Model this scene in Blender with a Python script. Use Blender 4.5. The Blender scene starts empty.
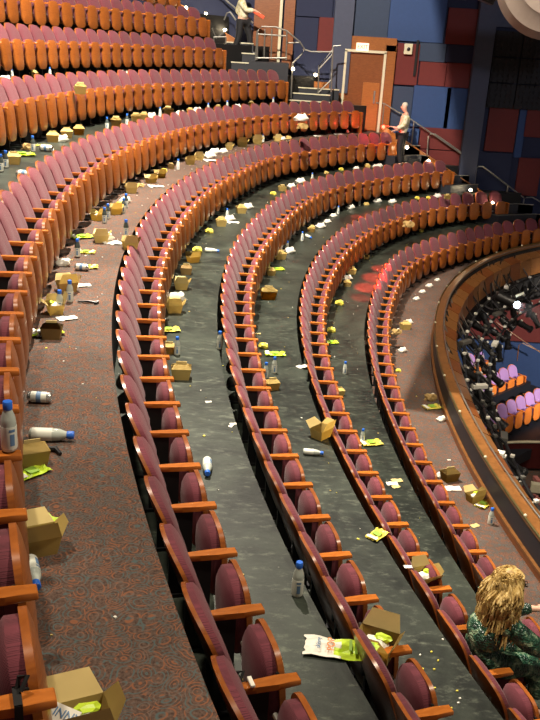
import bpy, bmesh, math, random
from mathutils import Vector, Matrix, noise
S = bpy.context.scene
C = bpy.data.collections.new('auditorium'); S.collection.children.link(C)
PI = math.pi
# ------------------------------------------------------------------ camera
F, PITCH, ROLL = 872.867, 0.345854, 0.063126
ZO = 9.6                                   # camera height over the lowest floor
cp, sp, cr, sr = math.cos(PITCH), math.sin(PITCH), math.cos(ROLL), math.sin(ROLL)
r0 = Vector((1, 0, 0)); d0 = Vector((0, cp, -sp)); u0 = Vector((0, sp, cp))
rr = cr*r0 + sr*u0; uu = -sr*r0 + cr*u0
cam = bpy.data.cameras.new('camera'); camo = bpy.data.objects.new('camera', cam); C.objects.link(camo)
camo.matrix_world = Matrix(((rr.x, uu.x, -d0.x, 0), (rr.y, uu.y, -d0.y, 0), (rr.z, uu.z, -d0.z, ZO), (0, 0, 0, 1)))
cam.sensor_fit = 'VERTICAL'; cam.sensor_height = 24; cam.lens = F*24/720; cam.clip_end = 200; cam.clip_start = .1
S.camera = camo

def ray(u, v):
    a, b = u-270, v-360
    return d0 + rr*(a/F) - uu*(b/F)
def onz(u, v, z):                          # point on the level z (above the lowest floor)
    d = ray(u, v); t = (z-ZO)/d.z
    return Vector((d.x*t, d.y*t, z))
def ony(u, v, y):
    d = ray(u, v); t = y/d.y
    return Vector((d.x*t, y, ZO+d.z*t))
def px(p):
    q = Vector(p)-Vector((0, 0, ZO)); k = q.dot(d0)
    return 270+F*q.dot(rr)/k, 360-F*q.dot(uu)/k

# ------------------------------------------------------------------ row geometry
CX, CY, B2, T0 = 32.6517, 11.658, -18.106, math.radians(175)
ROW = {                                     # radius, floor drop, phase, bend, bend, step
 'E': (35.0671, 2.252, 3.185871, -5.1020, -11.0378, 0.014258, (0, 0, 0, 0)),
 'D': (34.0193, 3.073, 3.049506, -4.5981, -9.0423, 0.014698, (0.0296, 0.2277, 0.1223, -0.0131)),
 'C': (32.9453, 3.773, 3.009516, -4.1464, -8.8076, 0.015177, (-0.0550, 0.0632, -0.1521, -0.4150)),
 'B': (31.8485, 4.582, 2.960794, -4.4203, -8.3800, 0.015699, (-0.0239, 0.0055, 0.0550, -0.3710)),
 'A': (30.6984, 5.290, 3.009420, -3.3748, -8.6116, 0.016288, (0.0013, 0.1252, -0.1564, -0.1905)),
 'P': (30.702, 5.290, 3.009546, -3.3748, -8.6116, 0.016286, (0, 0, 0, 0)),
 'F': (36.1675, 1.519, 3.000000, -4.6235, -9.4133, 0.013825, (0, -0.1339, -0.0336, 0)),
 'G': (37.2536, 0.792, 3.000000, -4.6235, -9.4133, 0.013422, (-0.0141, -0.0239, -0.0048, 0)),
 'H': (38.3053, 0.051, 3.000000, -4.6235, -9.4133, 0.013053, (0.1836, -0.0945, -0.0755, 0)),
 'I': (39.36, -0.69, 3.000000, -4.6235, -9.4133, 0.012703, (0, 0, 0, 0)),
 'J': (40.43, -1.43, 3.000000, -4.6235, -9.4133, 0.012367, (0, 0, 0, 0))}
CEN = [math.radians(a) for a in (172, 164, 156, 148)]
def fz(n): return ZO-ROW[n][1]
def cur(n, th, dr=0, dz=0):
    R, h, ph, b0, b1, st, bp = ROW[n]; u = T0-th
    r = R+b0*u*u+b1*u**3+B2*u**4+dr+sum(a*math.exp(-((th-c)/.07)**2) for a, c in zip(bp, CEN))
    return Vector((CX+r*math.cos(th), CY+r*math.sin(th), fz(n)+dz))
def polar(n, p):                            # point -> (theta, dr) against a row
    th = math.atan2(p.y-CY, p.x-CX) % (2*PI)
    q = cur(n, th); return th, math.hypot(p.x-CX, p.y-CY)-math.hypot(q.x-CX, q.y-CY)
ABOVE = dict(A='B', B='C', C='D', D='E', E='F', F='G', G='H', H='I', I='J')
EDGE = -.60

# ------------------------------------------------------------------ materials
def nt(name, rough=.5, metal=0, spec=.5):
    m = bpy.data.materials.new(name); m.use_nodes = True; t = m.node_tree; b = t.nodes['Principled BSDF']
    b.inputs['Roughness'].default_value = rough; b.inputs['Metallic'].default_value = metal
    b.inputs['Specular IOR Level'].default_value = spec
    return m, t, b
def flat(name, col, rough=.5, metal=0, spec=.5, emit=None, es=0):
    m, t, b = nt(name, rough, metal, spec)
    n = t.nodes.new('ShaderNodeTexNoise'); n.inputs['Scale'].default_value = 9
    co = t.nodes.new('ShaderNodeTexCoord'); t.links.new(co.outputs['Object'], n.inputs['Vector'])
    mx = t.nodes.new('ShaderNodeMix'); mx.data_type = 'RGBA'; t.links.new(n.outputs['Fac'], mx.inputs[0])
    mx.inputs[6].default_value = (*[c*.88 for c in col], 1); mx.inputs[7].default_value = (*[min(1, c*1.1) for c in col], 1)
    t.links.new(mx.outputs[2], b.inputs['Base Color'])
    if emit: b.inputs['Emission Color'].default_value = (*emit, 1); b.inputs['Emission Strength'].default_value = es
    return m
def tex(t, kind, scale, vec, **k):
    n = t.nodes.new(kind)
    if 'Scale' in n.inputs: n.inputs['Scale'].default_value = scale
    for a, v in k.items():
        if a in n.inputs: n.inputs[a].default_value = v
        else: setattr(n, a, v)
    t.links.new(vec, n.inputs['Vector']); return n
def ramp(t, src, stops):
    r = t.nodes.new('ShaderNodeValToRGB'); e = r.color_ramp.elements
    while len(e) < len(stops): e.new(.5)
    for x, (p, c) in zip(e, stops): x.position = p; x.color = (*c, 1)
    t.links.new(src, r.inputs[0]); return r
def mixc(t, fac, a, b, mode='MIX'):
    m = t.nodes.new('ShaderNodeMix'); m.data_type = 'RGBA'; m.blend_type = mode
    for i, s in ((0, fac), (6, a), (7, b)):
        if hasattr(s, 'links'): t.links.new(s, m.inputs[i])
        else: m.inputs[i].default_value = s if i == 0 else (*s, 1)
    return m.outputs[2]
def bump(t, b, src, st, dist=.01):
    n = t.nodes.new('ShaderNodeBump'); n.inputs['Strength'].default_value = st; n.inputs['Distance'].default_value = dist
    t.links.new(src, n.inputs['Height']); t.links.new(n.outputs[0], b.inputs['Normal'])
def oc(t, kind='Object'):
    return t.nodes.new('ShaderNodeTexCoord').outputs[kind]
def wood(name, c1, c2, rough=.28, sc=(3, 3, 14)):
    m, t, b = nt(name, rough)
    mp = t.nodes.new('ShaderNodeMapping'); mp.inputs['Scale'].default_value = sc; t.links.new(oc(t), mp.inputs[0])
    n = tex(t, 'ShaderNodeTexNoise', 3, mp.outputs[0], Detail=6, Distortion=1.2)
    oi = t.nodes.new('ShaderNodeObjectInfo')
    r = ramp(t, n.outputs['Fac'], [(.3, c1), (.7, c2)])
    hs = t.nodes.new('ShaderNodeHueSaturation'); t.links.new(r.outputs[0], hs.inputs['Color'])
    mr = t.nodes.new('ShaderNodeMapRange'); mr.inputs['To Min'].default_value = .82; mr.inputs['To Max'].default_value = 1.15
    t.links.new(oi.outputs['Random'], mr.inputs[0]); t.links.new(mr.outputs[0], hs.inputs['Value'])
    t.links.new(hs.outputs[0], b.inputs['Base Color']); return m
def fabric(name, c1, c2, sc=60):
    m, t, b = nt(name, .85, spec=.25); v = oc(t)
    w = tex(t, 'ShaderNodeTexWave', sc, v, Distortion=1.5, bands_direction='Z'); w2 = tex(t, 'ShaderNodeTexWave', sc*.8, v, bands_direction='X', Distortion=2.0)
    mu = t.nodes.new('ShaderNodeMath'); mu.operation = 'MULTIPLY'; t.links.new(w.outputs['Fac'], mu.inputs[0]); t.links.new(w2.outputs['Fac'], mu.inputs[1])
    c = mixc(t, mu.outputs[0], c1, c2)
    oi = t.nodes.new('ShaderNodeObjectInfo'); hs = t.nodes.new('ShaderNodeHueSaturation'); t.links.new(c, hs.inputs['Color'])
    mr = t.nodes.new('ShaderNodeMapRange'); mr.inputs['To Min'].default_value = .85; mr.inputs['To Max'].default_value = 1.15
    t.links.new(oi.outputs['Random'], mr.inputs[0]); t.links.new(mr.outputs[0], hs.inputs['Value']); t.links.new(hs.outputs[0], b.inputs['Base Color'])
    b.inputs['Sheen Weight'].default_value = .12
    bump(t, b, mu.outputs[0], .25, .004); return m
def carpet():
    m, t, b = nt('patterned_carpet', .95, spec=.1); v = oc(t)
    n = tex(t, 'ShaderNodeTexNoise', 5, v, Detail=1)
    vm = t.nodes.new('ShaderNodeVectorMath'); vm.operation = 'MULTIPLY_ADD'; vm.inputs[1].default_value = (.11, .11, .11)
    t.links.new(n.outputs['Color'], vm.inputs[0]); t.links.new(v, vm.inputs[2])
    vo = tex(t, 'ShaderNodeTexVoronoi', 12.5, vm.outputs[0], Randomness=.8)
    ml = t.nodes.new('ShaderNodeMath'); ml.operation = 'MULTIPLY'; ml.inputs[1].default_value = 34; t.links.new(vo.outputs['Distance'], ml.inputs[0])
    si = t.nodes.new('ShaderNodeMath'); si.operation = 'SINE'; t.links.new(ml.outputs[0], si.inputs[0])
    n2 = tex(t, 'ShaderNodeTexNoise', 17, v, Detail=1)
    line = ramp(t, n2.outputs['Fac'], [(.44, (.24, .10, .055)), (.54, (.085, .118, .12))])
    fac = t.nodes.new('ShaderNodeMapRange'); fac.inputs['From Min'].default_value = .3; fac.inputs['From Max'].default_value = .95; fac.inputs['To Max'].default_value = .95
    t.links.new(si.outputs[0], fac.inputs[0])
    base = ramp(t, tex(t, 'ShaderNodeTexNoise', 90, v, Detail=3).outputs['Fac'], [(.3, (.062, .040, .033)), (.7, (.15, .10, .08))])
    c = mixc(t, fac.outputs[0], base.outputs[0], line.outputs[0])
    n3 = tex(t, 'ShaderNodeTexNoise', 1.3, v, Detail=4)
    c = mixc(t, .5, c, ramp(t, n3.outputs['Fac'], [(.35, (.6, .6, .6)), (.65, (1.15, 1.1, 1.1))]).outputs[0], 'MULTIPLY')
    t.links.new(c, b.inputs['Base Color'])
    bump(t, b, tex(t, 'ShaderNodeTexNoise', 240, v).outputs['Fac'], .3, .003); return m
def blackfloor():
    m, t, b = nt('scuffed_black_floor', .42, spec=.4); v = oc(t)
    n = tex(t, 'ShaderNodeTexNoise', .9, v, Detail=8, Roughness=.7, Distortion=.6)
    mp = t.nodes.new('ShaderNodeMapping'); mp.inputs['Scale'].default_value = (1.5, 3.2, 1); t.links.new(v, mp.inputs[0])
    n2 = tex(t, 'ShaderNodeTexNoise', 5, mp.outputs[0], Detail=8, Roughness=.75)
    r = ramp(t, n.outputs['Fac'], [(.4, (.008, .011, .009)), (.72, (.048, .060, .046))])
    r2 = ramp(t, n2.outputs['Fac'], [(.54, (0, 0, 0)), (.78, (.12, .135, .10))])
    c = mixc(t, 1, r.outputs[0], r2.outputs[0], 'ADD')
    sp_ = tex(t, 'ShaderNodeTexVoronoi', 5, v, Randomness=1)
    r3 = ramp(t, sp_.outputs['Distance'], [(.0, (.35, .33, .3)), (.035, (0, 0, 0))])
    c = mixc(t, .8, c, r3.outputs[0], 'ADD')
    t.links.new(c, b.inputs['Base Color'])
    rg = t.nodes.new('ShaderNodeMapRange'); rg.inputs['To Min'].default_value = .3; rg.inputs['To Max'].default_value = .6; t.links.new(n2.outputs['Fac'], rg.inputs[0]); t.links.new(rg.outputs[0], b.inputs['Roughness'])
    bump(t, b, n2.outputs['Fac'], .15, .01); return m
M = {}
M['carpet'] = carpet(); M['black'] = blackfloor()
M['fabric'] = fabric('burgundy_fabric', (.17, .039, .055), (.075, .018, .026))
M['wood'] = wood('seat_wood', (.22, .060, .011), (.35, .105, .019), .3)
M['arm'] = wood('armrest_wood', (.36, .10, .014), (.50, .155, .026), .25, (14, 3, 3))
M['lilac'] = fabric('lilac_fabric', (.45, .27, .62), (.33, .18, .48))
M['orange'] = wood('orange_wood', (.75, .20, .03), (.85, .27, .05), .35)
M['metal'] = flat('dark_metal', (.03, .03, .032), .4, .6)
M['steel'] = flat('brushed_steel', (.33, .32, .29), .4, .8)
M['plate'] = flat('number_plate', (.05, .06, .06), .3, .7)
M['darkwood'] = wood('dark_panel_wood', (.15, .045, .012), (.23, .075, .02), .35)
M['warmwood'] = wood('warm_panel_wood', (.26, .085, .02), (.36, .13, .03), .35)
M['capwood'] = wood('cap_wood', (.17, .07, .02), (.27, .115, .035), .3)
M['void'] = flat('matt_black', (.006, .006, .007), .8)
M['ledge'] = flat('black_laminate', (.012, .014, .022), .5)
M['blue'] = flat('blue_panel', (.018, .052, .165), .7)
M['blue2'] = flat('slate_blue_panel', (.022, .04, .085), .7)
M['blue3'] = flat('deep_blue_panel', (.007, .013, .05), .75)
M['red'] = flat('red_panel', (.12, .013, .012), .75)
M['pil'] = flat('grey_blue_plaster', (.055, .065, .11), .75)
M['foam'] = flat('charcoal_foam', (.02, .02, .024), .9)
M['cream'] = flat('cream_paint', (.62, .58, .42), .5)
M['kraft'] = flat('kraft_board', (.56, .41, .13), .8)
M['kraftin'] = flat('kraft_inside', (.66, .52, .22), .8)
M['kraftd'] = flat('brown_kraft_board', (.38, .25, .09), .8)
M['paper'] = flat('white_paper', (.78, .76, .68), .7)
M['lime'] = flat('lime_foil', (.52, .72, .04), .35)
M['yellow'] = flat('yellow_foil', (.72, .62, .09), .4)
M['bluecap'] = flat('blue_plastic', (.03, .16, .72), .35)
M['bottle'] = flat('clear_bottle', (.50, .55, .50), .15, .0)
M['label'] = flat('white_label', (.72, .74, .66), .5)
M['labelblue'] = flat('blue_print', (.13, .24, .42), .5)
M['labelgreen'] = flat('green_print', (.25, .45, .05), .5)
M['can'] = flat('silver_can', (.6, .62, .62), .25, .8)
M['ink'] = flat('dark_ink', (.02, .04, .08), .6)
M['inkorange'] = flat('orange_ink', (.8, .25, .05), .6)
M['cup'] = flat('teal_tint_plastic', (.35, .45, .47), .2)
M['dkbottle'] = flat('dark_bottle', (.07, .09, .09), .2)
M['skin'] = flat('skin', (.55, .27, .16), .55)
M['skinp'] = flat('pale_skin', (.72, .42, .30), .55)
M['bulb'] = flat('lit_lamp_lens', (1, .9, .6), .5, emit=(1, .82, .5), es=30)
M['redglow'] = flat('red_light_lens', (1, .05, .03), .5, emit=(1, .04, .02), es=12)
M['exit'] = flat('lit_sign_face', (1, .8, .6), .5, emit=(1, .55, .38), es=.9)
M['exitred'] = flat('lit_sign_letters', (1, .05, .02), .5, emit=(1, .06, .03), es=1.2)

# ------------------------------------------------------------------ mesh helpers
def link(name, bm, mats, parent=None, smooth=False, angle=40):
    bmesh.ops.recalc_face_normals(bm, faces=bm.faces)
    me = bpy.data.meshes.new(name)
    if smooth:
        for f in bm.faces: f.smooth = True
        for e in bm.edges:
            if len(e.link_faces) == 2 and e.calc_face_angle(0) > math.radians(angle): e.smooth = False
    bm.to_mesh(me); bm.free()
    for m in (mats if isinstance(mats, (list, tuple)) else [mats]): me.materials.append(M[m] if isinstance(m, str) else m)
    o = bpy.data.objects.new(name, me); C.objects.link(o)
    if parent: o.parent = parent
    return o
def thing(name, label, cat, loc=(0, 0, 0), rz=0, group=None):
    o = bpy.data.objects.new(name, None); o.empty_display_size = .1; C.objects.link(o)
    o.location = loc; o.rotation_euler = (0, 0, rz); return tag(o, label, cat, group)
def tag(o, label, cat, group=None):
    o['label'] = label; o['category'] = cat
    if group: o['group'] = group
    return o
def struct(name, bm, mats, **k):
    o = link(name, bm, mats, **k); o['kind'] = 'structure'; return o
def box(bm, c, s, rot=None, mi=0, bev=0):
    n0 = len(bm.faces); r = bmesh.ops.create_cube(bm, size=1); vs = r['verts']
    for v in vs: v.co = Vector((v.co.x*s[0], v.co.y*s[1], v.co.z*s[2]))
    fs = list({f for v in vs for f in v.link_faces})
    if bev:
        rb = bmesh.ops.bevel(bm, geom=list({e for v in vs for e in v.link_edges}), offset=bev, segments=2, affect='EDGES', profile=.5)
        bm.faces.ensure_lookup_table(); fs = list(bm.faces)[n0:]; vs = list({v for f in fs for v in f.verts})
    for v in vs:
        co = v.co.copy()
        if rot: co = rot @ co
        v.co = co+Vector(c)
    for f in fs: f.material_index = mi
    return vs
def tube(bm, pts, r, seg=8, mi=0, close=False):
    pts = [Vector(p) for p in pts]; n = len(pts); rings = []
    rad = r if isinstance(r, (list, tuple)) else [r]*n
    for i, p in enumerate(pts):
        a = pts[i-1] if (i > 0 or close) else p; b = pts[(i+1) % n] if (i < n-1 or close) else p
        t = (b-a).normalized(); up = Vector((0, 0, 1)) if abs(t.z) < .93 else Vector((1, 0, 0))
        x = t.cross(up).normalized(); y = x.cross(t)
        rings.append([bm.verts.new(p+(x*math.cos(k*2*PI/seg)+y*math.sin(k*2*PI/seg))*rad[i]) for k in range(seg)])
    for i in range(n if close else n-1):
        A, B = rings[i], rings[(i+1) % n]
        for k in range(seg):
            f = bm.faces.new((A[k], A[(k+1) % seg], B[(k+1) % seg], B[k])); f.material_index = mi
    if not close:
        for rg, rev in ((rings[0], 1), (rings[-1], 0)):
            f = bm.faces.new(rg[::-1] if rev else rg); f.material_index = mi
def lathe(bm, prof, seg=16, mi=0, mat=None):
    rings = []
    for r, z in prof:
        rings.append([bm.verts.new((r*math.cos(k*2*PI/seg), r*math.sin(k*2*PI/seg), z)) for k in range(seg)])
    nf = []
    for A, B in zip(rings, rings[1:]):
        for k in range(seg): nf.append(bm.faces.new((A[k], A[(k+1) % seg], B[(k+1) % seg], B[k])))
    nf.append(bm.faces.new(rings[0][::-1])); nf.append(bm.faces.new(rings[-1]))
    for f in nf: f.material_index = mi
    if mat:
        for rg in rings:
            for v in rg: v.co = mat @ v.co
def pillow(outline, front, back, rings=(1, .98, .93, .8, .55, .25)):
    """closed solid from an outline of (x,z); front/back(x,z,r) give the y of each skin"""
    bm = bmesh.new(); cx = sum(p[0] for p in outline)/len(outline); cz = sum(p[1] for p in outline)/len(outline)
    n = len(outline); sides = []
    for fn in (front, back):
        rs = []
        for r in rings:
            rs.append([bm.verts.new((cx+(x-cx)*r, fn(cx+(x-cx)*r, cz+(z-cz)*r, r), cz+(z-cz)*r)) for x, z in outline])
        c = bm.verts.new((cx, fn(cx, cz, 0), cz))
        for A, B in zip(rs, rs[1:]):
            for k in range(n): bm.faces.new((A[k], A[(k+1) % n], B[(k+1) % n], B[k]))
        for k in range(n): bm.faces.new((rs[-1][k], rs[-1][(k+1) % n], c))
        sides.append(rs[0])
    A, B = sides
    for k in range(n): bm.faces.new((A[k], A[(k+1) % n], B[(k+1) % n], B[k]))
    return bm
def sup(hw, z0, z1, n=2.6, seg=28):
    cz, hh = (z0+z1)/2, (z1-z0)/2; o = []
    for k in range(seg):
        a = 2*PI*k/seg; c, s = math.cos(a), math.sin(a)
        o.append((hw*math.copysign(abs(c)**(2/n), c), cz+hh*math.copysign(abs(s)**(2/n), s)))
    return o
def arch(hw, z0, z1, drop, n=2.4, seg=18):
    o = [(-hw*.94, z0), (-hw*.47, z0-.004), (0, z0-.006), (hw*.47, z0-.004), (hw*.94, z0)]
    o += [(hw, z0+(z1-drop-z0)*t) for t in (.3, .65)]
    for k in range(seg+1):
        a = PI*k/seg; c, s = math.cos(a), math.sin(a)
        o.append((hw*math.copysign(abs(c)**(2/n), c), z1-drop+drop*abs(s)**(2/n)))
    o += [(-hw, z0+(z1-drop-z0)*t) for t in (.65, .3)]
    return o

# ------------------------------------------------------------------ the chair
AW = .25                                    # half the seat pitch
def back_y(x, z): return .270+(z-.59)*.36-.42*x*x
def seat_meshes(fab, wd, arm):
    P = {}
    P['backrest'] = link('backrest', pillow(arch(.224, .45, .878, .172),
        lambda x, z, r: back_y(x, z)-.035*(1-r**4)+.02, lambda x, z, r: back_y(x, z)+.05), fab, smooth=True, angle=60)
    P['back_shell'] = link('back_shell', pillow(arch(.230, .22, .885, .182),
        lambda x, z, r: back_y(x, z)+.048, lambda x, z, r: back_y(x, z)+.068+.012*(1-r**3)), wd, smooth=True, angle=50)
    py = lambda z: .045+(z-.59)*.08
    P['seat_cushion'] = link('seat_cushion', pillow(sup(.172, .20, .634, 2.7),
        lambda x, z, r: py(z)+.018, lambda x, z, r: py(z)+.065+.05*(1-r**5)), fab, smooth=True, angle=60)
    P['seat_shell'] = link('seat_shell', pillow(sup(.186, .150, .638, 3.6),
        lambda x, z, r: py(z)-.004-.028*(1-r**3), lambda x, z, r: py(z)+.022), wd, smooth=True, angle=50)
    bm = bmesh.new()
    a = [(-.028, 0), (-.030, .10), (-.024, .20), (-.018, .30), (.018, .30), (.024, .20), (.030, .10), (.028, 0)]
    lo = [bm.verts.new((AW+x, y-.002, .558+.004)) for x, y in a]; hi = [bm.verts.new((AW+x, y, .590+.006*(y/.3))) for x, y in a]
    bm.faces.new(lo[::-1]); bm.faces.new(hi)
    for k in range(8): bm.faces.new((lo[k], lo[(k+1) % 8], hi[(k+1) % 8], hi[k]))
    bmesh.ops.bevel(bm, geom=[e for e in bm.edges], offset=.004, segments=1, affect='EDGES', clamp_overlap=True)
    P['armrest'] = link('armrest', bm, arm, smooth=True)
    bm = bmesh.new()
    box(bm, (AW, .20, .29), (.028, .13, .54)); box(bm, (AW, .19, .012), (.06, .26, .024))
    box(bm, (AW, .24, .50), (.024, .10, .10))
    P['standard'] = link('standard', bm, 'metal')
    bm = bmesh.new(); tube(bm, [(AW-.05, .075, .36), (AW+.05, .075, .36)], .013, 8)
    P['hinge'] = link('hinge', bm, 'steel')
    bm = bmesh.new(); ang = math.radians(158)
    box(bm, (-.175, .069, .545), (.013, .012, .034), Matrix.Rotation(.35, 3, 'Y'))
    P['number_plate'] = link('number_plate', bm, 'plate')
    bm = bmesh.new(); box(bm, (AW+.012, .17, .29), (.045, .36, .575), bev=.008)
    P['end_panel'] = link('end_panel', bm, wd)
    for o in P.values(): C.objects.unlink(o)
    return P
KIT = seat_meshes('fabric', 'wood', 'arm')
LOW = seat_meshes('lilac', 'orange', 'orange')
PARTS = ['backrest', 'back_shell', 'seat_cushion', 'seat_shell', 'armrest', 'standard', 'hinge', 'number_plate']
def ordinal(n):
    w = ['', 'first', 'second', 'third', 'fourth', 'fifth', 'sixth', 'seventh', 'eighth', 'ninth', 'tenth', 'eleventh', 'twelfth', 'thirteenth', 'fourteenth', 'fifteenth', 'sixteenth', 'seventeenth', 'eighteenth', 'nineteenth']
    if n < 20: return w[n]
    T = {2: 'twent', 3: 'thirt', 4: 'fort', 5: 'fift', 6: 'sixt'}[n//10]
    return T+'ieth' if n % 10 == 0 else T+'y-'+w[n % 10]
def place_seat(kit, loc, rz, label, group, end=False, plate=True, cat='seat', down=False):
    t = thing('theatre_seat', label, cat, loc, rz, group)
    for k in PARTS + (['end_panel'] if end else []):
        if k == 'number_plate' and not plate: continue
        c = kit[k].copy(); C.objects.link(c); c.parent = t
        if down and k in ('seat_cushion', 'seat_shell'): c.matrix_basis = Matrix.Translation((0, .0625, .3325)) @ Matrix.Rotation(PI/2, 4, 'X') @ Matrix.Translation((0, -.0625, -.3325))
    return t
ROWN = dict(A='front row', B='second row', C='third row', D='fourth row, below the walkway',
            E='fifth row, behind the walkway', F='sixth row', G='seventh row', H='eighth row', I='ninth row')
ROWS = dict(A='front row', B='second row', C='third row', D='fourth row', E='fifth row', F='sixth row', G='seventh row', H='eighth row', I='ninth row')
ENDX = dict(H=205, G=222, F=285, E=362, D=392, C=454, B=497, A=560, I=170)
SEATS = {}
PHK = {}
for n in 'ABCDEFGHI':
    R, h, ph, b0, b1, st, bp = ROW[n]
    # the phase of rows whose seats were read one by one is kept
    k = 0
    while True:
        x, y = px(cur(n, ph+k*st, 0, .59))
        if x >= ENDX[n] or ph+k*st < 2.3: break
        k -= 1
    k0 = k
    if n in 'FGHI':
        ph = ph+0; 
    i = 0; SEATS[n] = []
    while True:
        th = ph+(k+.5)*st; p = cur(n, th); x, y = px(p+Vector((0, 0, .5)))
        p2 = p+Vector((0, 0, .9)); x2, y2 = px(p2)
        i += 1
        d = math.hypot(p.x, p.y)
        if th > math.radians(200) or d < 1.15 or x < -60 or y > 1050: break
        if x < 575 and max(y, y2) > -12 and not (n == 'I' and y < 2 - 14):
            q = cur(n, th+.002)-cur(n, th-.002)
            rz = math.atan2(-q.x, q.y)                  # local +Y points outwards
            rz = math.atan2(-q.y, -q.x)
            SEATS[n].append((i, th, rz))
        k += 1
for n in SEATS:
    for i, th, rz in SEATS[n]:
        place_seat(KIT, cur(n, th), rz, 'burgundy seat, %s from the stair end of the %s' % (ordinal(i), ROWN[n]),
                   'burgundy seats of the '+ROWS[n], end=(i == 1), plate=(px(cur(n, th))[1] > 380), down=(n == 'B' and abs(th-(ROW['B'][2]+24.5*ROW['B'][5])) < .002))
print('SEATS', {n: len(v) for n, v in SEATS.items()}, sum(len(v) for v in SEATS.values()))

# ------------------------------------------------------------------ terraces
BELOW = {v: k for k, v in ABOVE.items()}
def edge(n, th, d=0):                        # front edge of the tier of row n: just behind the chairs of the row below
    p = cur(BELOW[n], th, .475+d); p.z = fz(n); return p
WY = 27.0                                    # side wall
TH1 = math.radians(201)
def th_end(n):
    th = PI
    while cur(n, th, -.3).y < WY-.02 and th > 2.0: th -= .004
    return th
for idx, n in enumerate('ABCDEFGHI'):
    up = ABOVE[n]; e0, e1 = th_end(n), TH1
    inner = EDGE if n != 'A' else -.82
    N = 90; bm = bmesh.new(); a = []; b = []; c = []; d = []
    for i in range(N+1):
        th = e0+(e1-e0)*i/N
        p = cur('P', th, inner) if n == 'A' else edge(n, th); q = edge(up, th)
        for P_ in (p, q): P_.y = min(P_.y, WY)
        a.append(bm.verts.new(p)); b.append(bm.verts.new((q.x, q.y, p.z)))
        d.append(bm.verts.new((p.x, p.y, p.z-.9)))
    for i in range(N):
        bm.faces.new((a[i], a[i+1], b[i+1], b[i]))
        f = bm.faces.new((a[i+1], a[i], d[i], d[i+1])); f.material_index = 1
    struct('floor_tier' if n != 'A' else 'floor', bm, ['carpet' if n in 'EA' else 'black', 'void'])
# aisle steps along the wall: two between each terrace
for n in 'BCDE':
    dn = {v: k for k, v in ABOVE.items()}[n]
    z1, z0 = fz(n), fz(dn)
    for s in (1, 2):
        bm = bmesh.new(); e0 = th_end(n); pts = []
        N = 10; t1 = e0
        while edge(n, t1).y > 26.05: t1 += .002
        ri, ro = -.34*s, -.34*(s-1); z = z1-(z1-z0)*s/3
        L = []
        for i in range(N+1):
            th = e0+(t1-e0)*i/N; p = edge(n, th, ri); q = edge(n, th, ro)
            p.y = min(p.y, 26.42); q.y = min(q.y, 26.42)
            L.append([bm.verts.new((p.x, p.y, z)), bm.verts.new((q.x, q.y, z)), bm.verts.new((p.x, p.y, z0)), bm.verts.new((q.x, q.y, z0))])
        for A, B in zip(L, L[1:]):
            bm.faces.new((A[0], A[1], B[1], B[0])); bm.faces.new((A[0], B[0], B[2], A[2])); bm.faces.new((A[1], A[3], B[3], B[1])); bm.faces.new((A[2], B[2], B[3], A[3]))
        for A in (L[0], L[-1]): bm.faces.new((A[0], A[1], A[3], A[2]))
        o = struct('trim_%d' % (10+'BCDEFGHI'.index(n)*2+s), bm, 'ledge')
        bm = bmesh.new()                        # pale nosing strip
        tube(bm, [Vector((edge(n, e0+(t1-e0)*i/6, ri+.01).x, min(26.41, edge(n, e0+(t1-e0)*i/6, ri+.01).y), z)) for i in range(7)], .014, 6)
        link('nosing', bm, 'steel', parent=o)

# ------------------------------------------------------------------ parapet
t0p, t1p = math.radians(140), math.radians(196)
def ring_profile(name, prof, mat, t0=t0p, t1=t1p, N=110, parent=None, kind=None):
    bm = bmesh.new(); L = []
    for i in range(N+1):
        th = t0+(t1-t0)*i/N
        L.append([bm.verts.new(cur('P', th, dr, z)) for dr, z in prof])
    m = len(prof)
    for A, B in zip(L, L[1:]):
        for k in range(m): bm.faces.new((A[k], A[(k+1) % m], B[(k+1) % m], B[k]))
    bm.faces.new(L[0]); bm.faces.new(L[-1][::-1])
    return link(name, bm, mat, parent=parent, smooth=True, angle=30)
par = thing('balcony_parapet', 'long curved wooden parapet with black panelled inner face at the balcony front edge', 'parapet', (0, 0, 0))
ring_profile('base_board', [(-.80, 0), (-.80, .09), (-.84, .09), (-.86, .09), (-.86, 0)], 'darkwood', parent=par)
ring_profile('inner_panel', [(-.83, .09), (-.835, .40), (-.9, .40), (-.9, .0), (-.86, .0), (-.86, .09)], 'ledge', parent=par)
ring_profile('nosing', [(-.79, .085), (-.79, .115), (-.84, .115), (-.84, .085)], 'capwood', parent=par)
ring_profile('cap_rail', [(-.82, .39), (-.82, .415), (-.98, .415), (-.99, .37)], 'capwood', parent=par)
bm = bmesh.new(); tube(bm, [cur('P', t0p+(t1p-t0p)*i/110, -1.0, .43) for i in range(111)], .013, 8)
link('steel_rail', bm, 'steel', parent=par, smooth=True)
bm = bmesh.new(); tube(bm, [cur('P', t0p+(t1p-t0p)*i/110, -.825, .43) for i in range(111)], .015, 8)
link('inner_rail', bm, flat('bronze_rail', (.16, .14, .06), .35, .7), parent=par, smooth=True)
for k in range(15):
    th = math.radians(148.5+k*2.85); bm = bmesh.new(); bmesh.ops.create_uvsphere(bm, u_segments=8, v_segments=6, radius=.022)
    for v in bm.verts: v.co += cur('P', th, -.83, .45)
    link('rail_cap', bm, 'cream', parent=par, smooth=True)
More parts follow.
